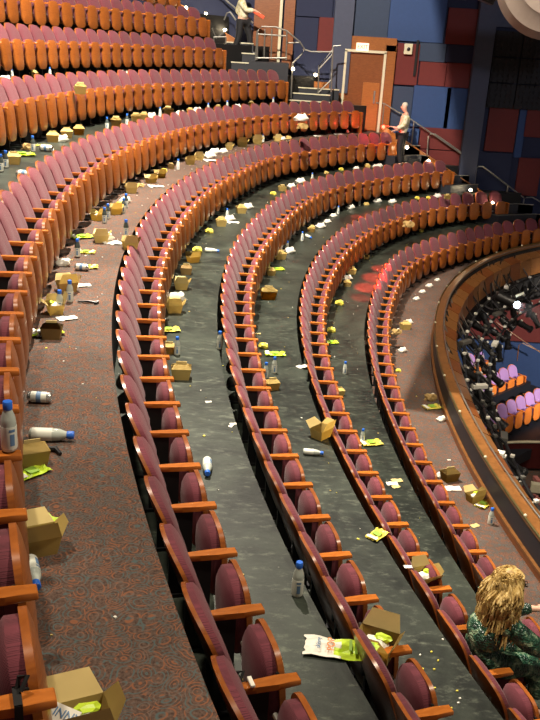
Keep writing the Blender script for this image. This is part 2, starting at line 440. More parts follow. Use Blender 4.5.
# outer face: stepped wood panels
NP = 46
bm = bmesh.new()
for i in range(NP):
    a = t0p+(t1p-t0p)*(i+.03)/NP; b = t0p+(t1p-t0p)*(i+.97)/NP
    for (dr0, dr1, z0, z1) in ((-1.05, -1.27, .27, .17), (-1.24, -1.30, .16, -.30)):
        p = [cur('P', a, dr0, z0), cur('P', b, dr0, z0), cur('P', b, dr1, z1), cur('P', a, dr1, z1)]
        q = [v+(Vector((CX, CY, v.z))-v).normalized()*-.06 for v in p]
        P_ = [bm.verts.new(v) for v in p]; Q_ = [bm.verts.new(v) for v in q]
        n0 = len(bm.faces); bm.faces.new(P_); bm.faces.new(Q_[::-1])
        for k in range(4): bm.faces.new((P_[k], P_[(k+1) % 4], Q_[(k+1) % 4], Q_[k]))
        bm.faces.ensure_lookup_table()
        for f in list(bm.faces)[n0:]: f.material_index = i % 3 == 1
link('face_panels', bm, ['capwood', 'darkwood'], parent=par)
ring_profile('backing', [(-.9, .39), (-.9, -1.2), (-1.03, -1.2), (-1.0, .30)], 'void', parent=par)
# ------------------------------------------------------------------ side wall
def wxz(u, v, y=WY): p = ony(u, v, y); return p.x, p.z
bm = bmesh.new(); box(bm, (3, WY+.25, 6.5), (34, .3, 17)); struct('wall_right', bm, 'blue3')
WP = [ # u0,v0,u1,v1,material : acoustic panels of the side wall
 (293,17,318,52,'blue3'),(318,17,334,52,'red'),(293,52,338,78,'blue3'),(293,-25,334,17,'blue3'),
 (353,-25,390,44,'blue2'),(390,-25,447,42,'blue'),(388,43,419,85,'red'),(419,43,446,62,'blue2'),(419,62,446,86,'red'),(387,86,412,128,'blue2'),(412,86,450,128,'blue'),
 (447,8,478,45,'red'),(446,45,477,63,'blue3'),(446,63,475,88,'red'),(445,88,470,130,'blue'),(393,128,420,150,'blue'),(418,128,466,150,'red'),(405,150,462,170,'red'),(440,170,468,195,'blue'),
 (487,104,517,152,'red'),(517,104,525,158,'blue'),(525,104,560,138,'red'),(517,158,540,196,'red'),(468,152,510,200,'blue3')]
names_ = {}
bm = bmesh.new(); mats = ['red', 'blue', 'blue2', 'blue3']
for u0, v0, u1, v1, m in WP:
    um, vm = (u0+u1)/2, (v0+v1)/2
    x0, x1 = wxz(u0, vm)[0], wxz(u1, vm)[0]; z1, z0 = wxz(um, v0)[1], wxz(um, v1)[1]
    box(bm, ((x0+x1)/2, WY+.06, (z0+z1)/2), (x1-x0-.01, .10, z1-z0-.01), mi=mats.index(m), bev=.008)
# lower wall seen under the balcony edge
for x0, x1, z0, z1, m in ((6.3, 9.2, 1.05, 3.6, 'red'), (9.25, 12, 1.05, 3.6, 'blue'), (5, 9.2, -.8, 1.0, 'blue'), (12.05, 15, 1.6, 3.6, 'red')):
    box(bm, ((x0+x1)/2, WY+.06, (z0+z1)/2), (x1-x0, .10, z1-z0), mi=mats.index(m), bev=.008)
struct('trim_1', bm, mats)
x0, z0 = wxz(477, 25); x1, _ = wxz(495, 25)
bm = bmesh.new(); box(bm, ((x0+x1)/2, WY-.05, 6.5), (x1-x0, .32, 17)); struct('trim_2', bm, 'pil')
x0, z0 = wxz(334, 20); x1, _ = wxz(353, 20)
bm = bmesh.new(); box(bm, ((x0+x1)/2, WY-.05, 11), (x1-x0, .32, 5.2)); struct('trim_3', bm, 'pil')
bm = bmesh.new(); x1, _ = wxz(495, 20)
zt = wxz(520, 30)[1]
box(bm, (x1+2.5, WY+.03, zt+1.3), (5, .16, 2.5)); struct('trim_4', bm, 'pil')
# charcoal foam tiles
zt = wxz(515, 31)[1]; x1 = wxz(497, 66)[0]+.02
bm = bmesh.new()
rnd = random.Random(5)
for i in range(4):
    for j in range(3):
        cx_, cz_ = x1+.20+i*.82, zt-.36-j*.72
        box(bm, (cx_, WY-.06, cz_), (.79, .08, .69), bev=.01)
        for a in range(5):
            for b in range(5):
                box(bm, (cx_-.3+a*.15+rnd.uniform(-.02, .02), WY-.125, cz_-.3+b*.15), (.07, .06, .05+.04*rnd.random()), Matrix.Rotation(rnd.uniform(-.6, .6), 3, 'Y'))
tag(link('acoustic_foam_panel', bm, 'foam'), 'charcoal acoustic foam tiles in a grid high on the dark blue side wall', 'panel')
# doors with wood surround
def door(u, name, zf, w, h, n, sign):
    x, _ = wxz(u, 90)
    bm = bmesh.new(); d = .22
    box(bm, (x-.14, WY-.04, zf+h/2+.1), (.26, d, h+.2)); box(bm, (x+w+.16, WY-.04, zf+h/2+.1), (.30, d, h+.2)); box(bm, (x+w/2, WY-.04, zf+h+.22), (w+.6, d, .36))
    o = struct('door_%d' % n, bm, 'warmwood')
    bm = bmesh.new()
    for c, s in (((x, WY-.17, zf+h/2), (.07, .1, h)), ((x+w, WY-.17, zf+h/2), (.07, .1, h)), ((x+w/2, WY-.17, zf+h), (w+.07, .1, .07))): box(bm, c, s)
    link('frame', bm, 'cream', parent=o)
    bm = bmesh.new(); box(bm, (x+w/2, WY-.1, zf+h/2), (w-.05, .05, h-.03)); l = link('door_leaf', bm, 'darkwood', parent=o)
    bm = bmesh.new(); box(bm, (x+w*.72, WY-.14, zf+h*.32), (w*.42, .02, h*.60)); link('kick_panel', bm, 'warmwood', parent=o)
    bm = bmesh.new(); box(bm, (x+w*.82, WY-.17, zf+h*.44), (.05, .06, .36), bev=.01); link('door_handle', bm, 'steel', parent=o)
    return x
xd = door(342.5, 'exit', fz('E'), 1.14, 2.24, 1, 0)
door(281, 'upper', wxz(270, 62)[1], 1.14, 2.3, 2, 0) if False else None
bm = bmesh.new(); zl = wxz(270, 62)[1]                    # upper doorway: wood reveal and pale frame
box(bm, (wxz(288, 40)[0], WY-.06, zl+1.3), (.30, .3, 2.9)); box(bm, (wxz(266, 40)[0], WY-.02, zl+1.3), (.75, .2, 2.9))
o = struct('door_2', bm, 'darkwood')
bm = bmesh.new(); box(bm, (wxz(279.5, 40)[0], WY-.2, zl+1.3), (.08, .1, 2.9)); link('frame', bm, 'cream', parent=o)
# exit sign
bm = bmesh.new(); c = wxz(362, 47)
box(bm, (c[0], WY-.2, c[1]), (.36, .08, .22), bev=.01); s = tag(link('exit_sign', bm, 'exit'), 'small lit exit sign over the wooden door', 'sign')
def text(name, body, size, mat, mw, parent=None, ext=.002):
    cu = bpy.data.curves.new(name, 'FONT'); cu.body = body; cu.size = size; cu.extrude = ext; cu.align_x = 'CENTER'; cu.align_y = 'CENTER'
    o = bpy.data.objects.new(name, cu); C.objects.link(o)
    dg = bpy.context.evaluated_depsgraph_get(); me = bpy.data.meshes.new_from_object(o.evaluated_get(dg))
    bpy.data.objects.remove(o); o = bpy.data.objects.new(name, me); C.objects.link(o); me.materials.clear(); me.materials.append(M[mat])
    o.matrix_world = mw
    if parent: o.parent = parent; o.matrix_parent_inverse = parent.matrix_world.inverted()
    return o
bpy.context.view_layer.update()
text('lettering', 'EXIT', .15, 'exitred', Matrix.Translation((c[0], WY-.245, c[1])) @ Matrix.Rotation(PI/2, 4, 'X'), s)
# wall speaker / thermostat and the dark conduit
c = wxz(408, 49); bm = bmesh.new(); box(bm, (c[0], WY-.05, c[1]), (.24, .12, .30), bev=.02)
o = tag(link('wall_alarm', bm, 'cream'), 'small cream square wall alarm on the red wall panel', 'alarm')
bm = bmesh.new(); lathe(bm, [(.05, 0), (.05, .03), (.02, .04)], 12, mat=Matrix.Translation((c[0], WY-.11, c[1])) @ Matrix.Rotation(PI/2, 4, 'X')); link('sounder', bm, 'metal', parent=o)
a = wxz(418, 40); b = wxz(414, 76); bm = bmesh.new(); box(bm, (a[0], WY-.03, (a[1]+b[1])/2), (.07, .06, a[1]-b[1]), bev=.01)
tag(link('wall_conduit', bm, 'void'), 'black upright strip on the wall beside the cream alarm', 'conduit')
# stringer along the wall, sloping down to the right
def slope(name, p, q, th, top, mat, y0=26.78, y1=WY+.1, drop=1.2, capm='warmwood'):
    bm = bmesh.new()
    V = [bm.verts.new((x, y, z)) for (x, z) in (p, q) for y in (y0, y1) for z in (z, z-drop)]
    f = [(0, 1, 3, 2), (4, 6, 7, 5), (0, 2, 6, 4), (1, 5, 7, 3), (0, 4, 5, 1), (2, 3, 7, 6)]
    for k in f: bm.faces.new([V[i] for i in k])
    o = struct(name, bm, mat)
    bm = bmesh.new()
    V = [bm.verts.new((x, y, z+dz)) for (x, z) in (p, q) for y in (y0-.03, y1) for dz in (.035, 0)]
    for k in f: bm.faces.new([V[i] for i in k])
    link('cap', bm, capm, parent=o); return o
def sp_(u, v, y=26.8): return wxz(u, v, y)
slope('trim_5', sp_(383, 127, 26.45), sp_(548, 236, 26.45), .2, 0, 'warmwood', y0=26.43)
slope('trim_6', sp_(150, -14), sp_(254, 52), .2, 0, 'warmwood')
bm = bmesh.new(); a = sp_(293, 82); b = sp_(342, 112)
box(bm, (a[0]+.75, WY-.05, a[1]-.5), (1.6, .25, 1.1)); struct('trim_7', bm, 'warmwood')
# upper landing and its stairs
zl = wxz(268, 62, 26)[1]
bm = bmesh.new(); x0 = wxz(205, 60, 26)[0]; x1 = wxz(287, 62, 26)[0]
box(bm, (-.55, 26.2, (zl+fz('F'))/2-.2), (1.1, 1.5, zl-fz('F')+.4)); o = struct('trim_8', bm, 'ledge')
# railings: poly-lines standing at the wall side of the aisle
def rail(paths, y, label, r=.020, name='handrail', cat='railing', mat='steel'):
    t = thing(name, label, cat, ony(*paths[0][0], y))
    for i, pth in enumerate(paths):
        bm = bmesh.new(); tube(bm, [ony(u, v, y)-t.location for u, v in pth], r, 8)
        link('rail' if i == 0 else 'post' if len(pth) == 2 else 'rail', bm, mat, parent=t, smooth=True)
    return t
rail([[(403,114),(415,122),(440,139),(463,155)],[(414,122),(411.5,144)],[(427,156),(428.5,136),(430.5,134),(435,134),(463,153.5)],[(463,154),(459.5,188)]], 26.85, 'steel stair railing at the side wall just right of the standing man in white')
rail([[(474,187),(476.5,168),(478.5,166.5),(483,166.5),(508,185.5),(524,198)],[(508,186),(504,209)]], 26.85, 'middle steel stair railing on the dark side wall')
rail([[(520,226),(524,199),(526.5,197.5),(532.5,197.4),(548,206)],[(545,205),(543,232)]], 26.85, 'steel stair railing at the right edge of the picture on the dark wall')
rail([[(376,103),(384,103.5),(398,112),(403,114)],[(384,104),(382,128)]], 26.85, 'short steel rail behind the standing man beside the wooden door')
rail([[(255.5,60),(257,31),(262,26.5),(276,27),(287,31),(300,42),(304.5,49),(302,54),(292.5,63)],[(257,34),(286,36)],[(256,58),(287,58)],[(292.5,63),(291,98)],[(258,31),(257,60)],[(265,29),(264,58)],[(272,29),(271,58)],[(287,31),(286,60)]], 25.6, 'steel guard rail round the upper landing, with a bent end')
rail([[(318,93),(319,66),(332.5,50),(333.5,46),(341,45.5)],[(319,69),(332,55)],[(318,93),(331,80)],[(333,47),(331,92)],[(287,43),(300,42.5)],[(303,49),(311,51.5),(333,52)]], 25.9, 'steel stair handrail left of the wooden door')
rail([[(212,28),(216,38),(228,30)],[(214,37),(226,37)],[(214,37),(213,55)],[(226,37),(225,55)]], 25.6, 'low steel rail at the end of the seventh row')
rail([[(205,-20),(228,2),(253,23)]], 26.8, 'diagonal steel handrail on the wall behind the stooping person', r=.025)
rail([[(224,20),(227,13),(230,12),(236,20)]], 26.5, 'small looped steel rail at the blurred person on the upper stairs', r=.02)
# upper steps beside the landing, rising left
def step(u0, u1, v, yc, d, zb, name):
    a, b = ony(u0, v, yc), ony(u1, v, yc); bm = bmesh.new()
    box(bm, ((a.x+b.x)/2, yc, (a.z+zb)/2), (b.x-a.x, d, a.z-zb)); o = struct(name, bm, 'ledge')
    bm = bmesh.new(); box(bm, ((a.x+b.x)/2, yc-d/2-.005, a.z), (b.x-a.x, .05, .03)); link('nosing', bm, 'cream', parent=o)
step(298,339,87,26.55,.5,fz('E'),'trim_51'); step(292,330,92.5,26.1,.45,fz('E'),'trim_52'); step(288,330,99.5,25.7,.4,fz('E'),'trim_53')
step(227,254,42,26.5,.5,fz('G'),'trim_54'); step(225,256,52,26.1,.4,fz('G'),'trim_55'); step(218,254,61,25.7,.4,fz('F'),'trim_56')
# little lit step lights
for (u, v, y, w) in ((407,147.5,26.0,'beside the standing man'), (428.5,161,26.0,'right of the standing man, below the first looped rail'), (470.5,190,26.0,'at the end of the third row'), (492.5,203,26.0,'at the end of the second row'),
                  (293,69,25.6,'by the bent end of the landing rail'), (315.5,75,26.7,'on the stairs left of the wooden door'), (243,46,26.7,'by the shoes of the stooping person'), (225,30,26.7,'behind the legs of the stooping person'), (206,14,26.7,'near the end of the eighth row'), (186,8,26.7,'leftmost, above the eighth row'), (386,134,26.4,'low at the left of the standing man')):
    p = ony(u, v, y); t = thing('step_light', 'small glowing step light '+w, 'lamp', p, 0, 'step lights')
    bm = bmesh.new(); lathe(bm, [(.05, -.02), (.06, 0), (.05, .01)], 12, mat=Matrix.Rotation(PI/2, 4, 'X')); link('housing', bm, 'steel', parent=t)
    bm = bmesh.new(); bmesh.ops.create_uvsphere(bm, u_segments=10, v_segments=8, radius=.045); link('lens', bm, 'bulb', parent=t, smooth=True)
    l = bpy.data.lights.new('step_lamp', 'POINT'); l.energy = 4; l.color = (1, .8, .5); l.shadow_soft_size = .05
    lo = bpy.data.objects.new('step_lamp', l); C.objects.link(lo); lo.location = p+Vector((0, -.12, .02))
# ceiling and dark catwalk, big beige dish
bm = bmesh.new(); box(bm, (6, 12, ZO+8.2), (44, 40, .3)); struct('ceiling', bm, 'void')
t = thing('catwalk', 'dark lighting catwalk hanging at the top right edge', 'catwalk', ony(470, -4, 20))
bm = bmesh.new()
p = t.location
box(bm, (1.5, 0, .28), (4.6, .8, .5)); box(bm, (1.0, .1, .02), (.9, .5, .12)); link('deck', bm, 'void', parent=t)
bm = bmesh.new()
for k in range(4): box(bm, (-.2+k*.55, -.1, .02-.04*k), (.3, .3, .2), Matrix.Rotation(.3*k, 3, 'Y'), bev=.02)
link('lamp_housing', bm, 'metal', parent=t)
# large beige dish
t = thing('ceiling_dish', 'large round beige dish with concentric rings at the top right corner', 'dish', ony(556, -22, 17))
bm = bmesh.new(); mt = Matrix.Rotation(math.radians(72), 4, 'X') @ Matrix.Rotation(0, 4, 'Z')
lathe(bm, [(.02, .0), (.25, .0), (.27, .04), (.45, .04), (.47, .0), (.66, -.04), (.70, -.10), (.9, -.22), (.97, -.4), (.9, -.5), (.3, -.6)], 48, mat=mt); link('bowl', bm, flat('beige_dish', (.36, .30, .27), .6), parent=t, smooth=True, angle=35)

# ------------------------------------------------------------------ lower level
FZ = -1.0
bm = bmesh.new(); box(bm, (9, 17, FZ-.15), (22, 20, .3)); struct('floor_lower', bm, 'carpet')
bm = bmesh.new(); box(bm, (9, 17, FZ+.3), (.01, .01, .01)); bm.free()
lowlab = {0: 'lowest-left pair', 1: 'first', 2: 'second'}
rows_low = [((493, 362), 2, .5, 'small pair by the truss'), ((526, 376), 4, .1, 'short row of four'), ((552, 400), 7, -.3, 'row nearest the pit')]
tdir = Vector((1, 1.0, 0)).normalized()
for (u, v), cnt, zf, nm in rows_low:
    e = onz(u, v, zf+.6)
    e.z = zf
    rz = math.atan2(tdir.y, tdir.x)
    for i in range(cnt):
        p = e-tdir*(.49*(i+.5))
        place_seat(LOW, p, rz, 'lilac lower-level seat, %s from the right in the %s' % (ordinal(i+1), nm), 'lilac seats on the lower level', plate=False, end=(i == 0))
    bm = bmesh.new(); m = e-tdir*(.49*cnt/2)
    box(bm, (0, 0, 0), (cnt*.49+2.0, 1.6, .3), Matrix.Rotation(rz, 3, 'Z')); 
    for vv in bm.verts: vv.co += Vector((m.x, m.y, zf-.155))
    struct('floor_terrace', bm, 'ledge')
# curved pit edge
t = thing('pit_rail', 'curved pale rail around the pit at the lower right edge', 'railing', onz(538, 445, -.1))
cc = onz(600, 520, -.1); rp = (onz(538, 442, -.1)-cc).length
bm = bmesh.new(); tube(bm, [Vector((math.cos(a), math.sin(a), 0))*rp+cc-t.location for a in [math.radians(90+4*k) for k in range(28)]], .04, 8); link('rail', bm, 'cream', parent=t, smooth=True)
bm = bmesh.new()
L = [(Vector((math.cos(a), math.sin(a), 0))*rp+cc-t.location) for a in [math.radians(90+4*k) for k in range(28)]]
V = [(bm.verts.new(p), bm.verts.new(p-Vector((0, 0, .8)))) for p in L]
for A, B in zip(V, V[1:]): bm.faces.new((A[0], B[0], B[1], A[1]))
bmesh.ops.solidify(bm, geom=list(bm.faces), thickness=.06)
link('wall', bm, 'red', parent=t)
rnd = random.Random(3)
bm = bmesh.new()
for k in range(60):
    a = rnd.uniform(PI/2, PI*1.1); r = rp*rnd.uniform(.2, .92)
    box(bm, cc+Vector((math.cos(a)*r, math.sin(a)*r, -.55+.25*rnd.random())), (.35*rnd.random()+.1, .25*rnd.random()+.05, .3*rnd.random()+.05), Matrix.Rotation(rnd.uniform(0, 3), 3, 'Z'), mi=rnd.choice([0, 1, 2]))
o = link('stage_equipment', bm, [flat('rose_plastic', (.55, .2, .18), .6), 'red', 'cream']); tag(o, 'jumble of pink and red set pieces inside the curved pit rail', 'stage equipment'); o['kind'] = 'stuff'
# lower handrail in front of the blue lower wall
rail([[(496,322),(541,353)],[(517,361),(519,345),(522,343),(541,352)]], 26.5, 'thin dark handrail crossing the red and blue lower wall', r=.016, mat='capwood')

# ------------------------------------------------------------------ lighting truss
tr = thing('lighting_truss', 'curved black pipe truss with cables hung below the balcony parapet', 'truss', (0, 0, 0))
TZ = -.30; PIPES = ((-1.48, TZ), (-1.78, TZ-.28), (-2.05, TZ-.5))
for dr, dz in PIPES:
    bm = bmesh.new(); tube(bm, [cur('P', t0p+(t1p-t0p)*i/90, dr, dz) for i in range(91)], .03, 8); link('pipe', bm, 'metal', parent=tr, smooth=True)
for k in range(26):
    th = math.radians(146)+k*math.radians(1.9)
    bm = bmesh.new(); tube(bm, [cur('P', th, -1.1, .15), cur('P', th, *PIPES[0]), cur('P', th, *PIPES[1]), cur('P', th, *PIPES[2])], .02, 6); link('bracket', bm, 'metal', parent=tr)
rnd = random.Random(8)
for k in range(90):                                      # draped cables
    th = math.radians(rnd.uniform(147, 192)); w = math.radians(rnd.uniform(.8, 3.2)); sag = rnd.uniform(.1, .5)
    if k % 3 == 0: A_, B_ = (-1.02, .34), PIPES[0]
    else: A_, B_ = PIPES[rnd.randrange(3)], PIPES[rnd.randrange(3)]
    pts = []
    for i in range(11):
        f = i/10; pts.append(cur('P', th+w*f, A_[0]+(B_[0]-A_[0])*f, A_[1]+(B_[1]-A_[1])*f-sag*4*f*(1-f)*.5 + (.12*math.sin(f*PI) if k % 3 == 0 else 0)))
    bm = bmesh.new(); tube(bm, pts, rnd.uniform(.009, .02), 5); link('cable', bm, rnd.choice(['void', 'void', 'metal', 'steel']), parent=tr, smooth=True)
for k in range(90):                                      # pale clamps and junction boxes
    th = math.radians(148+k*.5); dr, dz = PIPES[k % 3]; q = cur('P', th, dr, dz+.05)
    bm = bmesh.new(); box(bm, q, (.07, .07, .05) if k % 7 else (.3, .12, .08), Matrix.Rotation(rnd.uniform(0, 3), 3, 'Z'), bev=.01); link('clamp_box', bm, 'paper' if k % 2 else 'steel', parent=tr)
def lantern_parts():
    P = {}
    bm = bmesh.new(); lathe(bm, [(.06, -.02), (.085, 0), (.09, .16), (.075, .18), (.075, .36), (.10, .38), (.10, .44)], 14); P['body'] = link('body', bm, 'metal', smooth=True, angle=30)
    bm = bmesh.new(); tube(bm, [(-.11, 0, .14), (-.12, 0, -.02), (-.06, 0, -.12), (.06, 0, -.12), (.12, 0, -.02), (.11, 0, .14)], .012, 6); P['yoke'] = link('yoke', bm, 'metal')
    bm = bmesh.new(); box(bm, (0, 0, -.16), (.05, .06, .09), bev=.01); P['clamp'] = link('clamp', bm, 'steel')
    bm = bmesh.new(); box(bm, (.0, .10, .06), (.05, .025, .05)); P['tag'] = link('cable_tag', bm, 'paper')
    for o in P.values(): C.objects.unlink(o)
    return P
LAN = lantern_parts(); NL = 64; cnt_ = [0, 0, 0]
for k in range(NL):
    th = math.radians(149.5)+k*math.radians(.72); r_ = k % 3
    dr, dz = PIPES[r_]; p = cur('P', th, dr, dz-.20)
    if px(p)[0] > 580 or px(p)[1] > 640: continue
    cnt_[r_] += 1
    t = thing('stage_lantern', 'black stage lantern, %s from the far end of the %s truss pipe' % (ordinal(cnt_[r_]), ('upper', 'middle', 'lowest')[r_]), 'stage light', p, 0, 'lanterns on the balcony truss')
    t.rotation_euler = (math.radians(rnd.uniform(115, 170)), 0, th-PI/2+rnd.uniform(-.5, .5)); t.scale = (.95,)*3
    for q in LAN.values(): c = q.copy(); C.objects.link(c); c.parent = t
# the one lit lantern
p = ony(513, 303, 19.4)
t = thing('lit_stage_light', 'lit stage lantern with a white-blue glowing lens throwing a hazy beam', 'stage light', p)
aim = Vector((.9, -.28, -.30)).normalized(); qm = aim.to_track_quat('Z', 'Y').to_matrix().to_4x4()
bm = bmesh.new(); lathe(bm, [(.09, -.42), (.12, -.4), (.12, -.05), (.13, -.03), (.13, .0)], 16, mat=qm); link('body', bm, 'metal', parent=t, smooth=True, angle=30)
bm = bmesh.new(); bmesh.ops.create_uvsphere(bm, u_segments=16, v_segments=10, radius=.085)
for v in bm.verts: v.co = qm @ Vector((v.co.x, v.co.y, v.co.z*.9+.10))
link('lens', bm, flat('lit_blue_lens', (.8, .9, 1), .3, emit=(.65, .85, 1), es=9), parent=t, smooth=True)
bm = bmesh.new(); box(bm, (.16, .12, .18), (.20, .02, .05), Matrix.Rotation(-.5, 3, 'Y')); link('light_shield', bm, 'cream', parent=t)  # barn door flap beside the lit lens
bm = bmesh.new(); tube(bm, [Vector((0, 0, .1)), Vector((-.12, .05, .35)), Vector((-.3, .1, .62))], .02, 6); link('bracket', bm, 'metal', parent=t)
bm = bmesh.new(); lathe(bm, [(.10, .12), (.62, 2.8)], 24, mat=qm)
hz = bpy.data.materials.new('beam_haze'); hz.use_nodes = True; nn = hz.node_tree; nn.nodes.clear()
out = nn.nodes.new('ShaderNodeOutputMaterial'); vs_ = nn.nodes.new('ShaderNodeVolumeScatter'); vs_.inputs['Density'].default_value = .5; vs_.inputs['Anisotropy'].default_value = .1
nn.links.new(vs_.outputs[0], out.inputs['Volume'])
o = link('light_beam', bm, hz, parent=t); o['kind'] = 'stuff'
l = bpy.data.lights.new('stage_spot', 'SPOT'); l.energy = 1300; l.color = (.6, .6, 1); l.spot_size = math.radians(22); l.spot_blend = .4; l.shadow_soft_size = .08
lo = bpy.data.objects.new('stage_spot', l); C.objects.link(lo); lo.matrix_world = Matrix.Translation(p+aim*.75) @ (-aim).to_track_quat('Z', 'Y').to_matrix().to_4x4()

# ------------------------------------------------------------------ litter
FLOORS = {n: fz(n) for n in 'ABCDEFGHI'}
def where(row, p):
    th, dr = polar(row, p); st = ROW[row][5]; best = min(SEATS[row], key=lambda s: abs(s[1]-th)) if SEATS.get(row) else (1, 0, 0)
    return best[0]
rnd = random.Random(21)
def kbox(bm_col, w, d, h, open_=True, flap=.8, taper=.78, thick=.004):
    """folded card tray: tapered walls, raised flaps"""
    bm = bmesh.new(); b = [(-w/2*taper, -d/2*taper), (w/2*taper, -d/2*taper), (w/2*taper, d/2*taper), (-w/2*taper, d/2*taper)]
    t = [(-w/2, -d/2), (w/2, -d/2), (w/2, d/2), (-w/2, d/2)]
    B = [bm.verts.new((x, y, 0)) for x, y in b]; T = [bm.verts.new((x, y, h)) for x, y in t]
    bm.faces.new(B[::-1])
    for k in range(4): bm.faces.new((B[k], B[(k+1) % 4], T[(k+1) % 4], T[k]))
    if not open_:
        r = [bm.verts.new((-w*.3, 0, h*1.35)), bm.verts.new((w*.3, 0, h*1.35))]
        bm.faces.new((T[0], T[1], r[1], r[0])); bm.faces.new((T[2], T[3], r[0], r[1])); bm.faces.new((T[1], T[2], r[1])); bm.faces.new((T[3], T[0], r[0]))
    bmesh.ops.solidify(bm, geom=list(bm.faces), thickness=thick)
    return bm
def flapm(w, d, h, side, ang, ln):
    bm = bmesh.new(); a = math.radians(ang)
    if side < 2:
        s = (-1, 1)[side]; y = s*d/2; o = Vector((0, s*math.sin(a)*ln, math.cos(a)*ln))
        p = [Vector((-w/2, y, h)), Vector((w/2, y, h)), Vector((w/2*.72, y, h))+o, Vector((-w/2*.72, y, h))+o]
    else:
        s = (-1, 1)[side-2]; x = s*w/2; o = Vector((s*math.sin(a)*ln, 0, math.cos(a)*ln))
        p = [Vector((x, -d/2, h)), Vector((x, d/2, h)), Vector((x, d/2*.6, h))+o, Vector((x, -d/2*.6, h))+o]
    bm.faces.new([bm.verts.new(v) for v in p]); bmesh.ops.solidify(bm, geom=list(bm.faces), thickness=.004); return bm
def crumple(r, sq, seed, n=2):
    rn = random.Random(seed); bm = bmesh.new(); bmesh.ops.create_icosphere(bm, subdivisions=n, radius=r)
    for v in bm.verts:
        k = 1+rn.uniform(-.28, .22); v.co = Vector((v.co.x*k*sq[0], v.co.y*k*sq[1], max(-r*sq[2]*.6, v.co.z*k*sq[2])))
    z = min(v.co.z for v in bm.verts)
    for v in bm.verts: v.co.z -= z
    return bm
def sheet(w, d, seed, amp=.012, n=6):
    rn = random.Random(seed); bm = bmesh.new(); bmesh.ops.create_grid(bm, x_segments=n, y_segments=n, size=.5)
    for v in bm.verts:
        x, y = v.co.x, v.co.y
        v.co = Vector((x*w*(1+rn.uniform(-.05, .05)), y*d*(1+rn.uniform(-.05, .05)), amp+amp*noise.noise(Vector((x*4+seed, y*4, 0)))*1.6))
    bmesh.ops.solidify(bm, geom=list(bm.faces), thickness=.002)
    z = min(v.co.z for v in bm.verts)
    for v in bm.verts: v.co.z -= z
    return bm
def part(name, bm, m, par, smooth=False, mat=None):
    if mat:
        for v in bm.verts: v.co = mat @ v.co
    return link(name, bm, m, parent=par, smooth=smooth)
# shared part meshes
def proto(build):
    before = set(C.objects); build(); new = [o for o in C.objects if o not in before]
    for o in new: C.objects.unlink(o)
    return new
def b_bottle(dark=False):
    def f():
        bm = bmesh.new(); lathe(bm, [(.028, 0), (.033, .006), (.033, .13), (.030, .150), (.019, .180), (.017, .192)], 18)
        link('body', bm, 'dkbottle' if dark else 'bottle', smooth=True)
        bm = bmesh.new(); lathe(bm, [(.0338, .012), (.0342, .014), (.0342, .112), (.0338, .114)], 18); link('label', bm, 'label', smooth=True)
        bm = bmesh.new(); lathe(bm, [(.0195, .186), (.0205, .19), (.0205, .218), (.018, .222)], 16); link('cap', bm, 'bluecap', smooth=True)
        bm = bmesh.new()
        for a0 in (-100, 40):
            for z0, z1, w in ((.03, .082, 34), (.092, .104, 46)):
                vs = []
                for k in range(5):
                    a = math.radians(a0+w*(k/4-.5)); vs.append((bm.verts.new((.0348*math.cos(a), .0348*math.sin(a), z0)), bm.verts.new((.0348*math.cos(a), .0348*math.sin(a), z1))))
                for A, B in zip(vs, vs[1:]): bm.faces.new((A[0], B[0], B[1], A[1]))
        link('print', bm, 'labelblue')
    return proto(f)
BOT = b_bottle(); BOTD = b_bottle(True)
def b_can():
    bm = bmesh.new(); lathe(bm, [(.024, 0), (.03, .008), (.03, .12), (.024, .13), (.022, .127)], 18); link('body', bm, 'can', smooth=True)
    bm = bmesh.new(); lathe(bm, [(.0305, .02), (.0308, .022), (.0308, .105), (.0305, .107)], 18); link('label', bm, 'label', smooth=True)
    bm = bmesh.new(); lathe(bm, [(.0311, .05), (.0313, .052), (.0313, .075), (.0311, .077)], 18); link('print', bm, 'labelblue', smooth=True)
CAN = proto(b_can)
def b_open(col, cont):
    def f():
        w, d, h = .20, .15, .10
        link('tray', kbox(col, w, d, h), col)
        link('flap', flapm(w, d, h, 0, 20, .11), 'kraftin'); link('flap', flapm(w, d, h, 1, 55, .09), 'kraftin'); link('flap', flapm(w, d, h, 3, 35, .07), col)
        if cont:
            bm = crumple(.055, (1.1, .9, .7), 4)
            for v in bm.verts: v.co.z += .045
            link('napkin', bm, 'paper')
            bm = crumple(.035, (1.4, .7, .7), 9)
            for v in bm.verts: v.co += Vector((.03, .02, .08))
            link('wrapper', bm, 'lime')
    return proto(f)
def b_closed(col):
    def f():
        link('carton', kbox(col, .19, .15, .11, False), col)
        bm = bmesh.new(); box(bm, (0, 0, .155), (.10, .006, .03)); link('handle', bm, 'kraftin')
    return proto(f)
OPEN = [b_open('kraft', True), b_open('kraft', False), b_open('kraftd', True)]
CLOSED = [b_closed('kraft'), b_closed('kraftd')]
def b_crush(col, seed):
    def f():
        link('bag', crumple(.075, (1.25, .9, .8), seed), col)
        bm = crumple(.03, (1, 1, .8), seed+3)
        for v in bm.verts: v.co += Vector((.05, .03, .05))
        link('napkin', bm, 'paper')
    return proto(f)
def b_chips(c1):
    def f():
        link('bag', sheet(.22, .13, 3, .016, 8), c1)
        bm = bmesh.new(); box(bm, (.0, 0, .030), (.07, .08, .003)); link('print', bm, 'labelgreen')
        bm = bmesh.new(); box(bm, (-.085, 0, .028), (.04, .11, .003)); link('panel', bm, 'paper')
    return proto(f)
CR = [b_crush('kraft', 1), b_crush('yellow', 2), b_crush('kraftd', 5), b_crush('paper', 7)]
CH = [b_chips('lime'), b_chips('yellow')]
def b_sheet(c, s): return proto(lambda: link('sheet', sheet(.16, .10, s, .01), c))
SH = [b_sheet('paper', 2), b_sheet('yellow', 5), b_sheet('kraftin', 8)]
